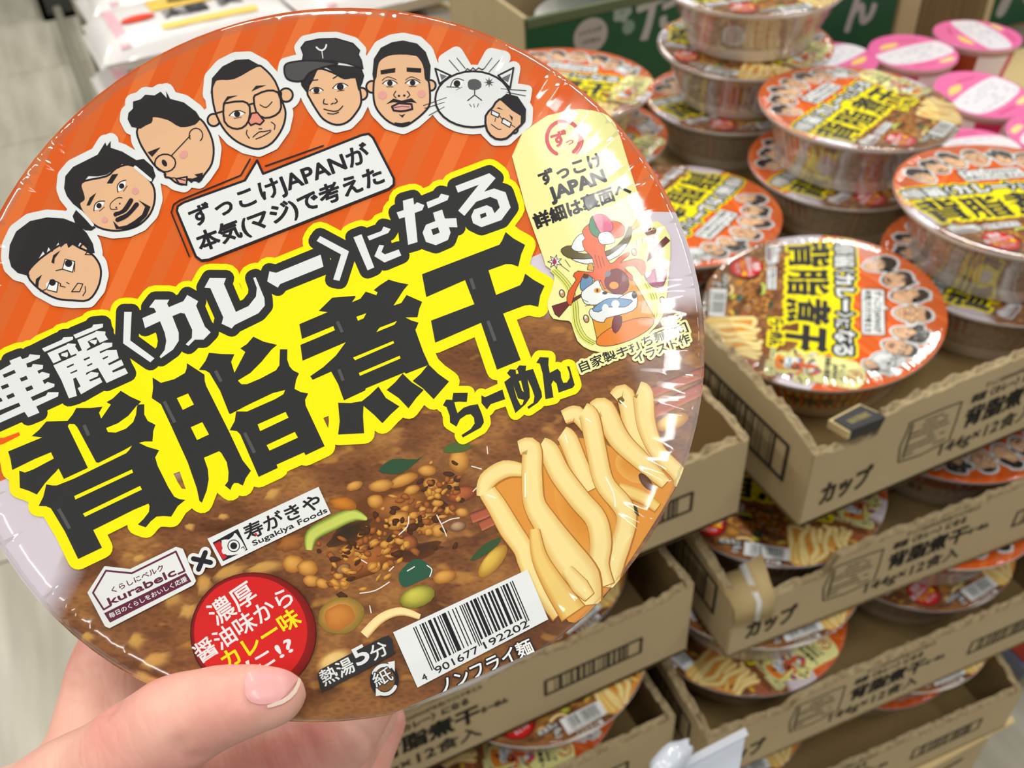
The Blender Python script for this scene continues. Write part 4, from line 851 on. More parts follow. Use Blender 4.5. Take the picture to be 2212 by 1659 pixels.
# folded flap with a white stripe on the second carton, black printed flap on the first
def strip(name, rows, m, parent, th=.0012):
    vs = [Vector(p) for r in rows for p in r]; k = len(rows[0]); n = len(vs); nor = []
    fs = [(i*k+j, i*k+j+1, (i+1)*k+j+1, (i+1)*k+j) for i in range(len(rows)-1) for j in range(k-1)]
    me = mesh_from(name, vs, fs, True); o = link(name, me, m, parent)
    md = o.modifiers.new('thick', 'SOLIDIFY'); md.thickness = th; md.offset = 0
    return o
def inv(o, p): return o.matrix_world.inverted()@p
bpy.context.view_layer.update()
q = [[(-.001, .026, .0575), (.020, .025, .0585), (.040, .030, .0600)], [(-.001, .006, .0585), (.018, .005, .0600), (.031, .006, .0600)], [(-.001, -.0015, .056), (.016, -.002, .057), (.030, -.002, .057)], [(0.0005, -.0022, .040), (.016, -.003, .038), (.029, -.004, .036)]]
fl = strip('corner_flap', q, mat('flap_card', (190, 166, 116), .8, noise=.05, nscale=30), c2_, .002)
g = lambda r, t: tuple(r[0][i]*(1-t)+r[2][i]*t for i in range(3))
def off(p, dy=-.0013, dz=.0012): return (p[0], p[1]+dy, p[2]+dz)
ws = strip('white_stripe', [[off(g(r, .50)), off(g(r, .64))] for r in q], mat('white_tape', (226, 224, 214), .4), fl, .0004)
M_BLK = mat('black_print_card', (30, 30, 32), .5)
P4 = [at_z(1797, 907, HC-.414), at_z(1856, 876, HC-.414), at_z(1912, 901, HC-.414), at_z(1836, 930, HC-.414)]
P4 = [inv(c1_, p) for p in P4]
def slab(name, P, th, m, parent):
    vs = [tuple(p) for p in P]+[(p[0], p[1], p[2]-th) for p in P]
    return link(name, fixn(mesh_from(name, vs, [(0, 1, 2, 3), (7, 6, 5, 4)]+[(i, (i+1) % 4, 4+(i+1) % 4, 4+i) for i in range(4)])), m, parent)
ctr = sum((Vector(p) for p in P4), Vector())/4
M_CREAM_LIT = mat('cream_lit_card', (214, 192, 138), .75, noise=.06, nscale=40)
fb = slab('folded_flap', [ctr+(Vector(p)-ctr)*1.14 for p in P4], .006, M_CREAM_LIT, c1_)
bt = slab('black_panel', [Vector(p)+Vector((0, -.001, .0012)) for p in P4], .0085, M_BLK, fb); bt['label'] = 'black printed panel on the flap'
v0, v1, v3 = Vector(P4[0]), Vector(P4[1]), Vector(P4[3])
S = Art(.00003); S.raw(); S.flip = -1
r = random.Random(4)
for i in range(9):
    x = .22+i*.07; S.line([(x, .32), (x+r.uniform(-.02, .03), .62)], .022, (190, 176, 110))
    if i % 2: S.line([(x-.03, r.uniform(.35, .6)), (x+.04, r.uniform(.35, .6))], .02, (190, 176, 110))
b4 = [Vector(p)+Vector((0, -.001, .0014)) for p in P4]
def fmap(u, v, z): p = (b4[3]*(1-u)+b4[2]*u)*(1-v)+(b4[0]*(1-u)+b4[1]*u)*v; return (p.x, p.y, p.z+z)
link('printing', S.build('printing', fmap, M_INKPR), None, fb)
# closed cartons that carry the columns
def closed_carton(x0, y0, x1, y1, z0, z1, label, marks=True):
    o = empty('closed_carton', (x0, y0, HC+z0)); tag(o, label, 'carton', 'closed cartons under the cut down ones')
    W, D, Hh = x1-x0, y1-y0, z1-z0
    link('body', boxes('body', [(0, 0, 0, W, D, Hh-.003)], .002), M_CARD, o)
    link('top_flap', boxes('top_flap', [(-.004, -.012, Hh-.003, W+.004, D, Hh)], .001), M_CREAM_LIT, o)  # flap coloured lighter than the body, painting in the light it catches
    if marks:
        S = Art(.00002); S.raw(); S.flip = -1; r = random.Random(8); h = Hh*1000
        for j in range(3):
            x = 150
            while x < W*1000-60: w = r.uniform(8, 30); S.line([(x, h-26-j*5), (min(x+w, W*1000-50), h-26-j*5)], 2.2, (140, 124, 88)); x += w+5
        S.line([(W*1000-120, h-62), (W*1000-30, h-60)], 5, (70, 60, 40))
        link('printing', S.build('printing', lambda x, y, z: (x/1000, -.0003-z, y/1000), M_INKPR), None, o)
    return o
closed_carton(.222, .262, .587, .81, T4-.15, T4-.0012, 'closed carton directly under the lowest carton of the right column with lit-coloured top flap')
closed_carton(.215, .262, .580, .81, T4-.30, T4-.1515, 'closed carton under the one with lit-coloured top in the right column')
closed_carton(.235, .275, .575, .81, -HC+.002, T4-.3015, 'bottom carton of the right column standing on the floor', False)
closed_carton(-.125, .31, .195, .84, T3-.22, T3-.0012, 'closed carton under the left column', False)
closed_carton(-.125, .31, .195, .84, -HC+.002, T3-.2215, 'bottom carton of the left column standing on the floor', False)

# ------------------------------------------------------------------ clear price card holder at the lower edge
ph = empty('price_card_holder', at_d(1500, 1640, .56)); tag(ph, 'clear plastic price card holder clipped at the bottom edge of the photo', 'card holder')
M_CLEAR = mat_film('clear_plastic', .42, .22, .4)
M_CLEARW = mat('milky_plastic', (206, 214, 226), .25, .6)
bpy.context.view_layer.update()
def W2L(o, pts): return [inv(o, p) for p in pts]
PL = W2L(ph, [at_d(1395, 1690, .555), at_d(1612, 1578, .565), at_d(1592, 1690, .56)])
n_ = CZ*.0012
sv = PL+[p+n_ for p in PL]; link('plate', fixn(mesh_from('plate', sv, [(0, 1, 2), (5, 4, 3), (0, 1, 4, 3), (1, 2, 5, 4), (2, 0, 3, 5)])), M_CLEARW, ph)
R2 = W2L(ph, [at_d(1395, 1690, .553), at_d(1612, 1578, .563)]); dv = (R2[1]-R2[0]).normalized(); up = CZ.cross(dv).normalized()*.002
sv = [R2[0]-up, R2[1]-up, R2[1]+up, R2[0]+up]; sv = sv+[p-CZ*.002 for p in sv]
link('edge_rib', fixn(mesh_from('edge_rib', sv, [(0, 1, 2, 3), (7, 6, 5, 4), (0, 1, 5, 4), (1, 2, 6, 5), (2, 3, 7, 6), (3, 0, 4, 7)])), mat('rib_plastic', (226, 232, 240), .2, .8), ph)
bm = bmesh.new(); bmesh.ops.create_icosphere(bm, subdivisions=3, radius=1)
for v in bm.verts: v.co = (v.co.x*.017*(1+.12*math.sin(v.co.y*9)), v.co.y*.008, v.co.z*.008*(1+.2*math.sin(v.co.x*7)))
me = bpy.data.meshes.new('knob'); bm.to_mesh(me); bm.free()
for p in me.polygons: p.use_smooth = True
kb = link('knob', me, M_CLEARW, ph); kb.location = inv(ph, at_d(1448, 1643, .55)); kb.rotation_euler = (0, .1, .3)

# ------------------------------------------------------------------ pink cups on their carton
PR, PH = .058, .085; PZ = -.532
M_PINK = mat('pink_lid', (240, 118, 176), .35, .5); M_PINKS = mat('pink_side', (226, 170, 196), .4, .4)
def pink_print():
    S = Art(.00002); S.raw(); S.flip = -1
    S.ell((0, 0), 56.5, 56.5, (240, 112, 172), n=48); S.lay()
    S.poly([(-52, -20), (-55, 8), (-40, 14), (0, 17), (42, 15), (53, 8), (50, -22), (20, -30), (-20, -30)], (238, 234, 240), smooth=3); S.lay()
    S.poly([(-36, 24), (-20, 34), (0, 30), (-14, 22)], (250, 214, 120), smooth=3); S.poly([(10, -38), (34, -36), (30, -44), (12, -45)], (250, 220, 150), smooth=3)
    r = random.Random(2)
    for j in range(6):
        x = -40
        while x < 36:
            w = r.uniform(4, 12)
            if r.random() < .7: S.line([(x, 8-j*6), (x+w, 8-j*6)], 1.5, (168, 170, 190))
            x += w+5
    S.line([(4, 36), (30, 28)], 3, (200, 70, 110)); S.line([(-30, -38), (0, -42)], 3, (200, 70, 110))
    return S.build('lid_print', lambda x, y, z: (x/1000, y/1000, PH+.0012+z), mat_print('pink_lid_print', rough=.3, coat=.5))
ME_PP = pink_print()
ME_PB = lathe('cup_body', [(0, .002), (.038, .002), (.039, 0), (.041, 0), (.0545, PH-.004), (.0575, PH-.003), (.058, PH-.001), (.0575, PH), (0, PH)], 48); ME_PB.materials.append(mat('pink_cup_paper', (232, 196, 214), .4, .3))
ME_PL = lathe('lid', [(0, PH+.001), (.0575, PH+.001), (.058, PH+.0002), (.057, PH-.002)], 48); ME_PL.materials.append(M_PINK)
def pink_side():
    S = Art(.00002); S.raw(); S.flip = -1; x = 0
    for w, c in ((40, (206, 40, 100)), (30, (236, 226, 234)), (34, (214, 96, 140)), (26, (150, 60, 30)), (40, (238, 230, 238)), (30, (206, 40, 100)), (50, (234, 210, 224)), (50, (224, 130, 170))):
        n = 6
        for i in range(n): a = x+w*i/n; b = x+w*(i+1)/n; S.grad([(a, 8), (b, 8), (b, 74), (a, 74)], [c]*4)
        x += w
    me = bpy.data.meshes.new('side_label'); f = lambda v: ((.0412+(v[1]/1000)*.0135/.081+.0003)*math.cos(v[0]/300*2*math.pi), (.0412+(v[1]/1000)*.0135/.081+.0003)*math.sin(v[0]/300*2*math.pi), v[1]/1000)
    me.from_pydata([f(v) for v in S.v], [], S.f); me.update(); a = me.color_attributes.new('ink', 'FLOAT_COLOR', 'CORNER'); a.data.foreach_set('color', [q for c in S.c for k in c for q in k]); me.materials.append(M_LABEL); return me
ME_PS = pink_side()
for (px, py, zz, tx, ty, rz, lb) in ((2111, 76, 0, .04, 0, -.3, 'pink cup farthest back, top right, with its side showing'), (1972, 113, 0, .01, -.03, -.35, 'pink cup left of centre beside the green carton'), (2122, 204, 0, .02, -.1, .1, 'large pink cup with white panel in the middle of the pink group'),
        (1800, 128, 0, .0, .0, .2, 'pink cup half hidden behind the stacked noodle cups at the left of the pink group'), (2100, 328, 0, 0, 0, -.2, 'pink cup lowest in the pink group behind the right hand noodle cups'), (2290, 290, 0, 0, 0, .3, 'pink cup cut off by the right edge of the photo')):
    p = at_z(px, py, HC+PZ+zz); n = Vector((tx, ty, 1)).normalized()
    o = empty('pink_cup'); o.location = p-n*PH; o.rotation_euler = n.to_track_quat('Z', 'Y').to_euler(); o.rotation_euler.rotate_axis('Z', rz)
    tag(o, lb, 'noodle cup', 'pink cups on the carton at the right')
    b = link('cup_body', ME_PB, None, o); link('side_label', ME_PS, None, b); l = link('lid', ME_PL, None, o); link('lid_print', ME_PP, None, l)
closed_carton(.74, .60, 1.35, 1.02, PZ-PH-.25, PZ-PH-.002, 'brown carton carrying the pink cups', False)
closed_carton(.74, .60, 1.35, 1.02, -HC+.002, PZ-PH-.2515, 'carton on the floor under the pink cups', False)

# ------------------------------------------------------------------ green printed cartons behind
M_GREEN = mat('green_print_card', (18, 78, 46), .6, noise=.08, nscale=12)
GY = 1.05
def green_art(seed, W):
    S = Art(.00003); S.raw(); S.flip = -1
    if seed == 1:
        S.ell((87, 146), 24, 22, (176, 168, 160), n=28); S.lay(); S.text('いいとんか', (71, 148), (103, 150), 7, (90, 88, 84), .3); S.text('つけめん', (74, 136), (101, 137), 7, (90, 88, 84), .3)
        for a in range(5): S.ell((131+8*math.cos(a*1.257), 166+7*math.sin(a*1.257)), 6, 6, (150, 164, 152))
        S.ell((141, 146), 9, 9, (128, 148, 134)); S.text('た', (160, 122), (228, 132), 66, (176, 172, 166), 2)
        S.line([(10, 174), (120, 177)], 5, (60, 92, 64)); S.line([(430, 100), (560, 150)], 7, (90, 116, 98)); S.text('ん', (500, 66), (550, 76), 66, (170, 166, 162), 3); S.ell((440, 62), 22, 16, (150, 144, 146))
    else:
        S.line([(20, 30), (60, 150)], 22, (166, 160, 158)); S.line([(70, 40), (86, 120)], 16, (166, 160, 158)); S.ell((110, 60), 20, 24, (176, 168, 172)); S.line([(0, 120), (120, 160)], 10, (90, 116, 98))
    return S.build('printing', lambda x, y, z: (x/1000, -.0004-z, y/1000), M_INKPR)
def green_tray(x0, x1, y0, D, z0, z1, seed, label):
    o = empty('green_carton', (x0, y0, HC+z0)); tag(o, label, 'carton', 'green printed cartons at the back'); W, Hh = x1-x0, z1-z0; th = .006
    f = link('front_panel', boxes('front_panel', [(0, 0, 0, W, th, Hh)], .001), M_GREEN, o); link('printing', green_art(seed, W), None, f)
    link('front_rim', boxes('front_rim', [(0, -.001, Hh-.012, W, th+.001, Hh+.0005)], .001), mat('green_rim', (92, 104, 70), .7), o)
    for a in (0, W-th): link('side_panel', boxes('side_panel', [(a, th, 0, a+th, D-th, Hh)], .001), M_CARD, o)
    link('back_panel', boxes('back_panel', [(0, D-th, 0, W, D, Hh)], .001), M_CARD, o); link('bottom_panel', boxes('bottom_panel', [(0, 0, -.003, W, D, 0)]), M_CARDIN, o)
    return o
green_tray(.502, 1.09, GY, .25, -.605, -.423, 1, 'green printed carton behind the back left cups with white bowls in it')
bx = empty('barcode_carton', (1.105, GY+.01, HC-.605)); tag(bx, 'brown carton with a printed barcode panel behind the pink cups', 'carton')
link('body', boxes('body', [(0, 0, 0, .195, .30, .17)], .002), M_CARD, bx)
S = Art(.00003); S.raw(); S.flip = -1; S.outline([[(45, 10), (175, 10), (175, 90), (45, 90)]], 3.5, (84, 68, 48)); S.poly([(45, 10), (175, 10), (175, 90), (45, 90)], (130, 108, 76)); S.lay()
for i in range(26): S.line([(51+i*4.6, 14), (51+i*4.6, 86)], 1+R_.random()*1.8, (88, 72, 50))
link('printing', S.build('printing', lambda x, y, z: (x/1000, -.0004-z, y/1000), M_INKPR), None, bx)
green_tray(1.312, 1.75, GY+.02, .3, -.605, -.42, 2, 'green printed carton at the far right of the back row')
M_BOWLW = mat('white_bowl_plastic', (214, 218, 216), .3, .5)
ME_WB = lathe('bowl', [(0, 0), (.05, 0), (.075, .05), (.082, .056), (.084, .058), (.082, .060), (0, .062)], 48); ME_WB.materials.append(M_BOWLW)
for i, (x, y, lb) in enumerate(((.665, GY+.122, 'white lidded bowl at the left in the green carton'), (.86, GY+.12, 'white lidded bowl in the middle of the green carton'), (1.02, GY+.122, 'white lidded bowl at the right in the green carton'))):
    o = empty('white_bowl', (x, y, HC-.603)); tag(o, lb, 'bowl', 'white bowls in the green carton')
    for k in range(3): b = link('bowl' if k == 2 else 'bowl', ME_WB, None, o); b.location.z = k*.0625
# low table carrying the back row and white packs
M_TABLE = mat('grey_table', (128, 120, 104), .6, noise=.05)
def table(x0, y0, x1, y1, zt, label):
    o = empty('display_table', (x0, y0, 0)); tag(o, label, 'table'); W, D = x1-x0, y1-y0
    link('table_top', boxes('table_top', [(0, 0, zt-.03, W, D, zt)], .003), M_TABLE, o)
    link('apron', boxes('apron', [(.02, .02, .12, W-.02, D-.02, zt-.03)], .002), mat('table_side', (120, 112, 92), .7, noise=.08, nscale=8), o)
    for a, b in ((.03, .03), (W-.07, .03), (.03, D-.07), (W-.07, D-.07)): link('leg', boxes('leg', [(a, b, 0, a+.04, b+.04, .12)]), M_TABLE, o)
    return o
table(.47, GY-.02, 2.15, 1.55, HC-.609, 'low grey table under the green cartons at the back')
table(.035, 1.30, .44, 3.0, HC-.575, 'low grey table under the white noodle packs')
rl = tag(link('floor_rail', boxes('floor_rail', [(.0, 1.2, 0, .03, 4.6, .05)], .004), mat('steel_rail', (168, 166, 150), .35, metal=.3)), 'pale metal rail on the floor along the table at the upper left', 'rail')
# ------------------------------------------------------------------ white packs, upper left
M_PACK = mat('white_pack_film', (240, 236, 234), .3, .5, bump=.3, nscale=18)
def pack_mesh(W, D, Hh):
    nx, ny = 22, 16; vs, fs = [], []
    for s in (1, -1):
        for j in range(ny+1):
            for i in range(nx+1):
                u, v = i/nx*2-1, j/ny*2-1; e = (max(0, 1-abs(u)**5)*max(0, 1-abs(v)**4))**.5
                vs.append((W*(i/nx), D*(j/ny), Hh/2+s*Hh/2*e*(1+.02*math.sin(i*1.7+j)) + s*.0005))
    o = (nx+1)*(ny+1)
    for j in range(ny):
        for i in range(nx):
            a = j*(nx+1)+i; fs.append((a, a+1, a+nx+2, a+nx+1)); fs.append((o+a, o+a+nx+1, o+a+nx+2, o+a+1))
    return mesh_from('pouch', vs, fs, True)
def pack_print(W, D, Hh, k):
    S = Art(.0001); S.raw(); S.flip = -1; w, d = W*1000, D*1000
    def q(x0, y0, x1, y1, c):
        nx, ny = 8, 4
        for i in range(nx):
            for j in range(ny): S.grad([(x0+(x1-x0)*a/nx, y0+(y1-y0)*b/ny) for a, b in ((i, j), (i+1, j), (i+1, j+1), (i, j+1))], [c]*4)
    q(.10*w, .05*d, .15*w, .93*d, (244, 190, 200)); q(.32*w, .50*d, .93*w, .80*d, (246, 206, 96)); q(.32*w, .12*d, .8*w, .2*d, (248, 214, 110)); q(.15*w, .84*d, .8*w, .89*d, (244, 170, 150)); q(.93*w, .45*d, .97*w, .98*d, (250, 226, 40)); S.lay()
    S.ell((.24*w, .42*d), .085*w, .075*d, (232, 70, 40)); S.lay(); S.text('太麺', (.36*w, .30*d), (.58*w, .30*d), 30, (60, 60, 66), 1.5); S.text('天', (.64*w, .32*d), (.76*w, .32*d), 28, (60, 60, 66), 1.5); S.text('みそ味', (.42*w, .60*d), (.72*w, .60*d), 26, (130, 110, 50), 1)
    def f(x, y, z):
        u, v = x/w*2-1, y/d*2-1; e = (max(0, 1-abs(u)**5)*max(0, 1-abs(v)**4))**.5; return (x/1000, y/1000, Hh/2+Hh/2*e+.0022+z)
    return S.build('pack_print', f, mat_print('pack_print_film', rough=.3, coat=.4))
PW, PD, PT = .27, .17, .052; ME_PK = pack_mesh(PW, PD, PT); ME_PK.materials.append(M_PACK); ME_PKP = pack_print(PW, PD, PT, 0)
b0 = at_z(232, 142, HC-.445); b0.y = max(b0.y, 1.34)
zt = HC-.575
lbs = ['bottom white noodle pack of the front left pile', 'top white noodle pack of the front left pile with red oval', 'bottom white noodle pack of the front right pile', 'top white noodle pack of the front right pile', 'bottom white noodle pack of the second left pile', 'top white noodle pack of the second left pile', 'bottom white noodle pack of the second right pile', 'top white noodle pack of the second right pile',
       'bottom white noodle pack of the third left pile', 'top white noodle pack of the third left pile', 'bottom white noodle pack of the third right pile', 'top white noodle pack of the third right pile']
i = 0
for rw in range(3):
    for cl in range(2):
        for k in range(2):
            o = empty('noodle_pack', (b0.x+cl*(PW+.01)-(.012 if k == 0 else 0)+.01*rw, b0.y+rw*(PD+.012)-(.02 if k == 0 else 0), zt+.0+k*(PT+.014)), (0, 0, math.radians(3+3*cl-4*k*rw))); tag(o, lbs[i], 'noodle pack', 'white noodle packs on the table at the upper left'); i += 1
            p = link('pouch', ME_PK, None, o); link('pack_print', ME_PKP, None, p)
table(.33, 1.10, .46, 1.28, HC-.60, 'small grey stand between the tables at the back') if False else None
# dark crate on the far floor, red and yellow packs on a blue stand lower right
M_CR = mat('dark_crate_plastic', (56, 56, 54), .6)
p = at_z(112, 40, 0)
cr = empty('floor_crate', (p.x-.03, p.y-.02, 0), (0, 0, 0)); tag(cr, 'dark crate on the floor at the very top left', 'crate')
link('crate_body', boxes('crate_body', [(0, 0, 0, .02, 1.0, .25), (.2, 0, 0, .22, 1.0, .25), (0, 0, 0, .22, .02, .25), (0, .98, 0, .22, 1.0, .25), (0, 0, 0, .22, 1.0, .02)]), M_CR, cr)
link('crate_strap', boxes('crate_strap', [(.0, -.004, .18, .22, 0, .21)]), mat('cream_strap', (206, 196, 150), .5), cr)
o = empty('side_stand', (.90, .0, 0)); tag(o, 'blue grey stand at the lower right behind the cartons', 'stand')
link('stand_board', boxes('stand_board', [(0, .40, HC-1.19, .5, .585, HC-1.165)], .002), mat('blue_grey_board', (104, 112, 134), .5), o)
for a, b in ((.02, .41), (.46, .41), (.02, .56), (.46, .56)): link('leg', boxes('leg', [(a, b, 0, a+.02, b+.02, HC-1.19)]), M_TABLE, o)
for k, (c, lb) in enumerate((((196, 62, 44), 'red flat box on the blue grey stand'), ((220, 150, 50), 'orange and yellow flat box on top of the red one'))):
    t = empty('flat_box', (.905+.01*k, .405, HC-1.165+k*.042)); tag(t, lb, 'box', 'flat boxes on the blue grey stand'); link('box_body', boxes('box_body', [(0, 0, 0, .3, .17, .04)], .003), mat('box_colour', c, .5, .2, noise=.35, nscale=24), t)
# ------------------------------------------------------------------ floor of stone tiles
M_GAP = mat('floor_joint', (120, 116, 104), .8)
M_TILE = bpy.data.materials.new('stone_tile'); M_TILE.use_nodes = True; n, l = nodes(M_TILE); b = n['Principled BSDF']; b.inputs['Roughness'].default_value = .28
t = n.new('ShaderNodeTexCoord'); mp = n.new('ShaderNodeMapping'); mp.inputs['Scale'].default_value = (9, 1.1, 1); x = n.new('ShaderNodeTexNoise'); x.inputs['Scale'].default_value = 1.6; x.inputs['Detail'].default_value = 7
l.new(t.outputs['Object'], mp.inputs[0]); l.new(mp.outputs[0], x.inputs['Vector']); r = n.new('ShaderNodeValToRGB'); r.color_ramp.elements[0].position = .3; r.color_ramp.elements[0].color = (*lin((172, 168, 150)), 1); r.color_ramp.elements[1].position = .72; r.color_ramp.elements[1].color = (*lin((222, 218, 202)), 1)
l.new(x.outputs['Fac'], r.inputs[0]); l.new(r.outputs[0], b.inputs['Base Color'])
fl = tag(link('floor', boxes('floor', [(-3.5, -1.2, -.03, 3.5, 8, -.004)]), M_GAP), kind='structure')
ME_T = boxes('floor_tile', [(0, 0, -.004, .596, .596, 0)], .001); ME_T.materials.append(M_TILE)
for i in range(-5, 5):
    for j in range(-2, 13):
        o = link('floor_tile', ME_T, None, fl); o.location = (i*.6+.12, j*.6+.25, 0)

M_WALL = mat('painted_wall', (214, 212, 204), .8, noise=.03, nscale=3)
tag(link('wall_back', boxes('wall_back', [(-3.5, 8, 0, 3.5, 8.1, 3)]), M_WALL), kind='structure')
tag(link('wall_left', boxes('wall_left', [(-3.6, -1.2, 0, -3.5, 8.1, 3)]), M_WALL), kind='structure')
tag(link('wall_right', boxes('wall_right', [(3.5, -1.2, 0, 3.6, 8.1, 3)]), M_WALL), kind='structure')
tag(link('ceiling', boxes('ceiling', [(-3.6, -1.2, 3, 3.6, 8.1, 3.1)]), M_WALL), kind='structure')
# ------------------------------------------------------------------ the hand
def J(px, py, d, rpx): return (Vector(((px-IW/2)/FPX*d, (py-IH/2)/FPX*d, d)), rpx*.88*d/FPX)
HN = {}
def hand_mesh():
    V, E, Rr = [], [], []
    def chain(start, js):
        prev = start
        for j in js: V.append(j[0]); Rr.append(j[1]); k = len(V)-1; (E.append((prev, k)) if prev is not None else None); prev = k
        return prev
    chain(None, [J(40, 1860, .268, 200)])                            # palm root
    chain(0, [J(170, 1760, .256, 170), J(232, 1610, .256, 142), J(258, 1470, .264, 130), J(292, 1350, .278, 108)])      # web and index side of the palm
    chain(0, [J(20, 1850, .228, 200), J(130, 1748, .209, 160), J(262, 1654, .2015, 136), J(372, 1566, .198, 122), J(468, 1528, .1965, 103), J(540, 1512, .196, 88), J(592, 1506, .1965, 74), J(616, 1500, .198, 56)])   # thumb
    wr = chain(0, [J(-120, 2080, .275, 240), J(-300, 2350, .29, 260), J(-760, 3100, .34, 270)])
    p2 = chain(0, [J(260, 1850, .285, 170)])
    chain(p2, [J(430, 1705, .285, 118), J(590, 1640, .288, 100), J(735, 1590, .292, 92), J(790, 1500, .305, 84), J(780, 1400, .318, 74)])   # index finger under the cup
    p3 = chain(p2, [J(400, 1900, .292, 150)])
    chain(p3, [J(500, 1795, .292, 115), J(630, 1735, .295, 104), J(715, 1650, .305, 92), J(790, 1540, .322, 80), J(770, 1440, .335, 70)])
    p4 = chain(p3, [J(520, 1990, .30, 140)])
    chain(p4, [J(600, 1890, .30, 100), J(700, 1790, .31, 88), J(760, 1680, .33, 80), J(820, 1560, .345, 66)])
    chain(p4, [J(700, 2010, .31, 84), J(830, 1900, .32, 74), J(890, 1800, .335, 62)])
    bm = bmesh.new()
    for a, c in E:                                                   # limbs swept as close balls, then fused into one skin
        L = (V[c]-V[a]).length; m = max(2, int(L/(min(Rr[a], Rr[c])*(.28 if Rr[c] < .028 else .5))))
        for q in range(m+1):
            t = q/m; t2 = t*t*(3-2*t); p = camp(*(V[a].lerp(V[c], t))); r = (Rr[a]*(1-t2)+Rr[c]*t2)
            bmesh.ops.create_icosphere(bm, subdivisions=3, radius=r, matrix=Matrix.Translation(p))
    me = bpy.data.meshes.new('hand'); bm.to_mesh(me); bm.free()
    ob = bpy.data.objects.new('hand_balls', me); COL.objects.link(ob)
    r = ob.modifiers.new('r', 'REMESH'); r.mode = 'VOXEL'; r.voxel_size = .0012; r.use_smooth_shade = True
    s = ob.modifiers.new('c', 'SMOOTH'); s.iterations = 14; s.factor = .5
    bpy.context.view_layer.update()
    out = bpy.data.meshes.new_from_object(ob.evaluated_get(bpy.context.evaluated_depsgraph_get())); bpy.data.objects.remove(ob)
    for p in out.polygons: p.use_smooth = True
    out.name = 'hand'; return out
me = hand_mesh()
M_SKIN = bpy.data.materials.new('skin'); M_SKIN.use_nodes = True; n, l = nodes(M_SKIN); b = n['Principled BSDF']
b.inputs['Roughness'].default_value = .5; b.inputs['Subsurface Weight'].default_value = .25; b.inputs['Subsurface Radius'].default_value = (.006, .002, .001); b.inputs['Subsurface Scale'].default_value = 1
t = n.new('ShaderNodeTexCoord'); x = n.new('ShaderNodeTexNoise'); x.inputs['Scale'].default_value = 38; x.inputs['Detail'].default_value = 5; l.new(t.outputs['Object'], x.inputs['Vector'])
r = n.new('ShaderNodeValToRGB'); r.color_ramp.elements[0].position = .3; r.color_ramp.elements[0].color = (*lin((226, 150, 138)), 1); r.color_ramp.elements[1].position = .68; r.color_ramp.elements[1].color = (*lin((246, 196, 176)), 1)
l.new(x.outputs['Fac'], r.inputs[0]); l.new(r.outputs[0], b.inputs['Base Color'])
mp = n.new('ShaderNodeMapping'); mp.inputs['Scale'].default_value = (1, .35, .35); x2 = n.new('ShaderNodeTexVoronoi'); x2.inputs['Scale'].default_value = 420; x2.feature = 'DISTANCE_TO_EDGE'; l.new(t.outputs['Object'], mp.inputs[0]); l.new(mp.outputs[0], x2.inputs['Vector'])
bu = n.new('ShaderNodeBump'); bu.inputs['Strength'].default_value = .3; bu.inputs['Distance'].default_value = .0006; l.new(x2.outputs['Distance'], bu.inputs['Height']); l.new(bu.outputs[0], b.inputs['Normal'])
hand = tag(link('hand', me, M_SKIN), 'bare left hand with its thumb on the lid and fingers under the held cup', 'hand')
from mathutils.bvhtree import BVHTree
bv0 = BVHTree.FromPolygons([v.co for v in me.vertices], [tuple(p.vertices) for p in me.polygons])
CRS = [('352 1478 346 1500 356 1520', .00022, .0009), ('368 1470 364 1492', .0002, .0008), ('404 1460 408 1485 400 1510', .0002, .0009), ('418 1462 424 1480', .00015, .0008), ('486 1480 490 1510 478 1545', .00018, .0009), ('500 1490 498 1520', .00015, .0008),
       ('150 1488 200 1500 246 1532', .0006, .0016), ('160 1452 205 1490 246 1530', .0004, .0014), ('140 1520 190 1524 240 1540', .0004, .0013), ('196 1440 225 1480 250 1520', .0004, .0013), ('386 1612 392 1632 420 1640', .0008, .0018),
       ('636 1570 668 1600 690 1650', .0005, .0015), ('700 1565 735 1600 765 1655', .0004, .0014), ('600 1580 620 1615 632 1655', .0003, .0013), ('760 1560 800 1600 812 1650', .0006, .0015), ('560 1590 572 1655', .0003, .0012),
       ('524 1462 521 1485 524 1508 534 1524', .0004, .0009)]
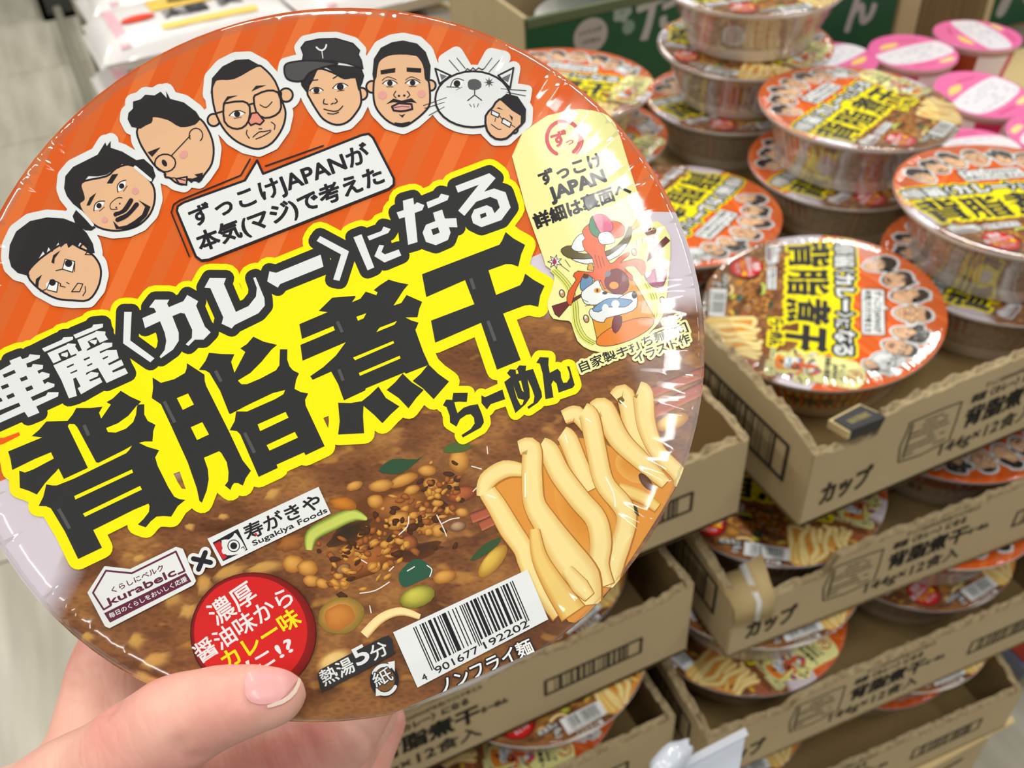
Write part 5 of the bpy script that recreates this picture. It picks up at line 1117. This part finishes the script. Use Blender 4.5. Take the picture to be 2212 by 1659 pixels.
for st, dp, wd in CRS:
    q = smooth_pts(pp(st), False, 8); hs = [bv0.ray_cast(CAMP, ray(*p).normalized())[0] for p in q]; hs = [h for h in hs if h is not None]
    if not hs: continue
    mn = [min(h[i] for h in hs)-.005 for i in range(3)]; mx = [max(h[i] for h in hs)+.005 for i in range(3)]
    for v in me.vertices:
        c = v.co
        if mn[0] < c.x < mx[0] and mn[1] < c.y < mx[1] and mn[2] < c.z < mx[2]:
            d = min((c-h).length for h in hs)
            if d < wd*2.5: v.co = c-v.normal*dp*1.1*math.exp(-(d/wd)**2)
me.update()
bv = BVHTree.FromPolygons([v.co for v in me.vertices], [tuple(p.vertices) for p in me.polygons])
def on_hand(px, py, lift=.0005):
    d = ray(px, py).normalized(); h = bv.ray_cast(CAMP, d)
    return (h[0]+h[1]*lift) if h[0] is not None else CAMP+d*.2
def patch(name, rows, m, lift, parent):
    vs = [on_hand(x, y, lift) for r in rows for x, y in r]; k = len(rows[0])
    fs = [(i*k+j, i*k+j+1, (i+1)*k+j+1, (i+1)*k+j) for i in range(len(rows)-1) for j in range(k-1)]
    o = link(name, mesh_from(name, vs, fs, True), m, parent); return o
def rows_of(top, bot, n=14, k=10):
    T_ = smooth_pts(top, False, 6); B_ = smooth_pts(bot, False, 6); out = []
    for i in range(n+1):
        u = i/n; a = T_[int(u*(len(T_)-1))]; c = B_[int(u*(len(B_)-1))]; out.append([(a[0]+(c[0]-a[0])*j/k, a[1]+(c[1]-a[1])*j/k) for j in range(k+1)])
    return out
patch('thumb_nail', rows_of([(530, 1472), (537, 1455), (560, 1449), (598, 1449), (624, 1455), (640, 1468)], [(532, 1500), (541, 1514), (560, 1521), (584, 1519), (608, 1509), (640, 1472)]), mat('nail', (232, 168, 166), .42, .1), .0004, hand)
patch('nail_edge', rows_of([(641, 1467), (630, 1491), (608, 1510), (576, 1522)], [(646, 1472), (636, 1497), (612, 1517), (578, 1528)], 12, 2), mat('nail_tip', (246, 222, 206), .3, .4), .00055, hand)
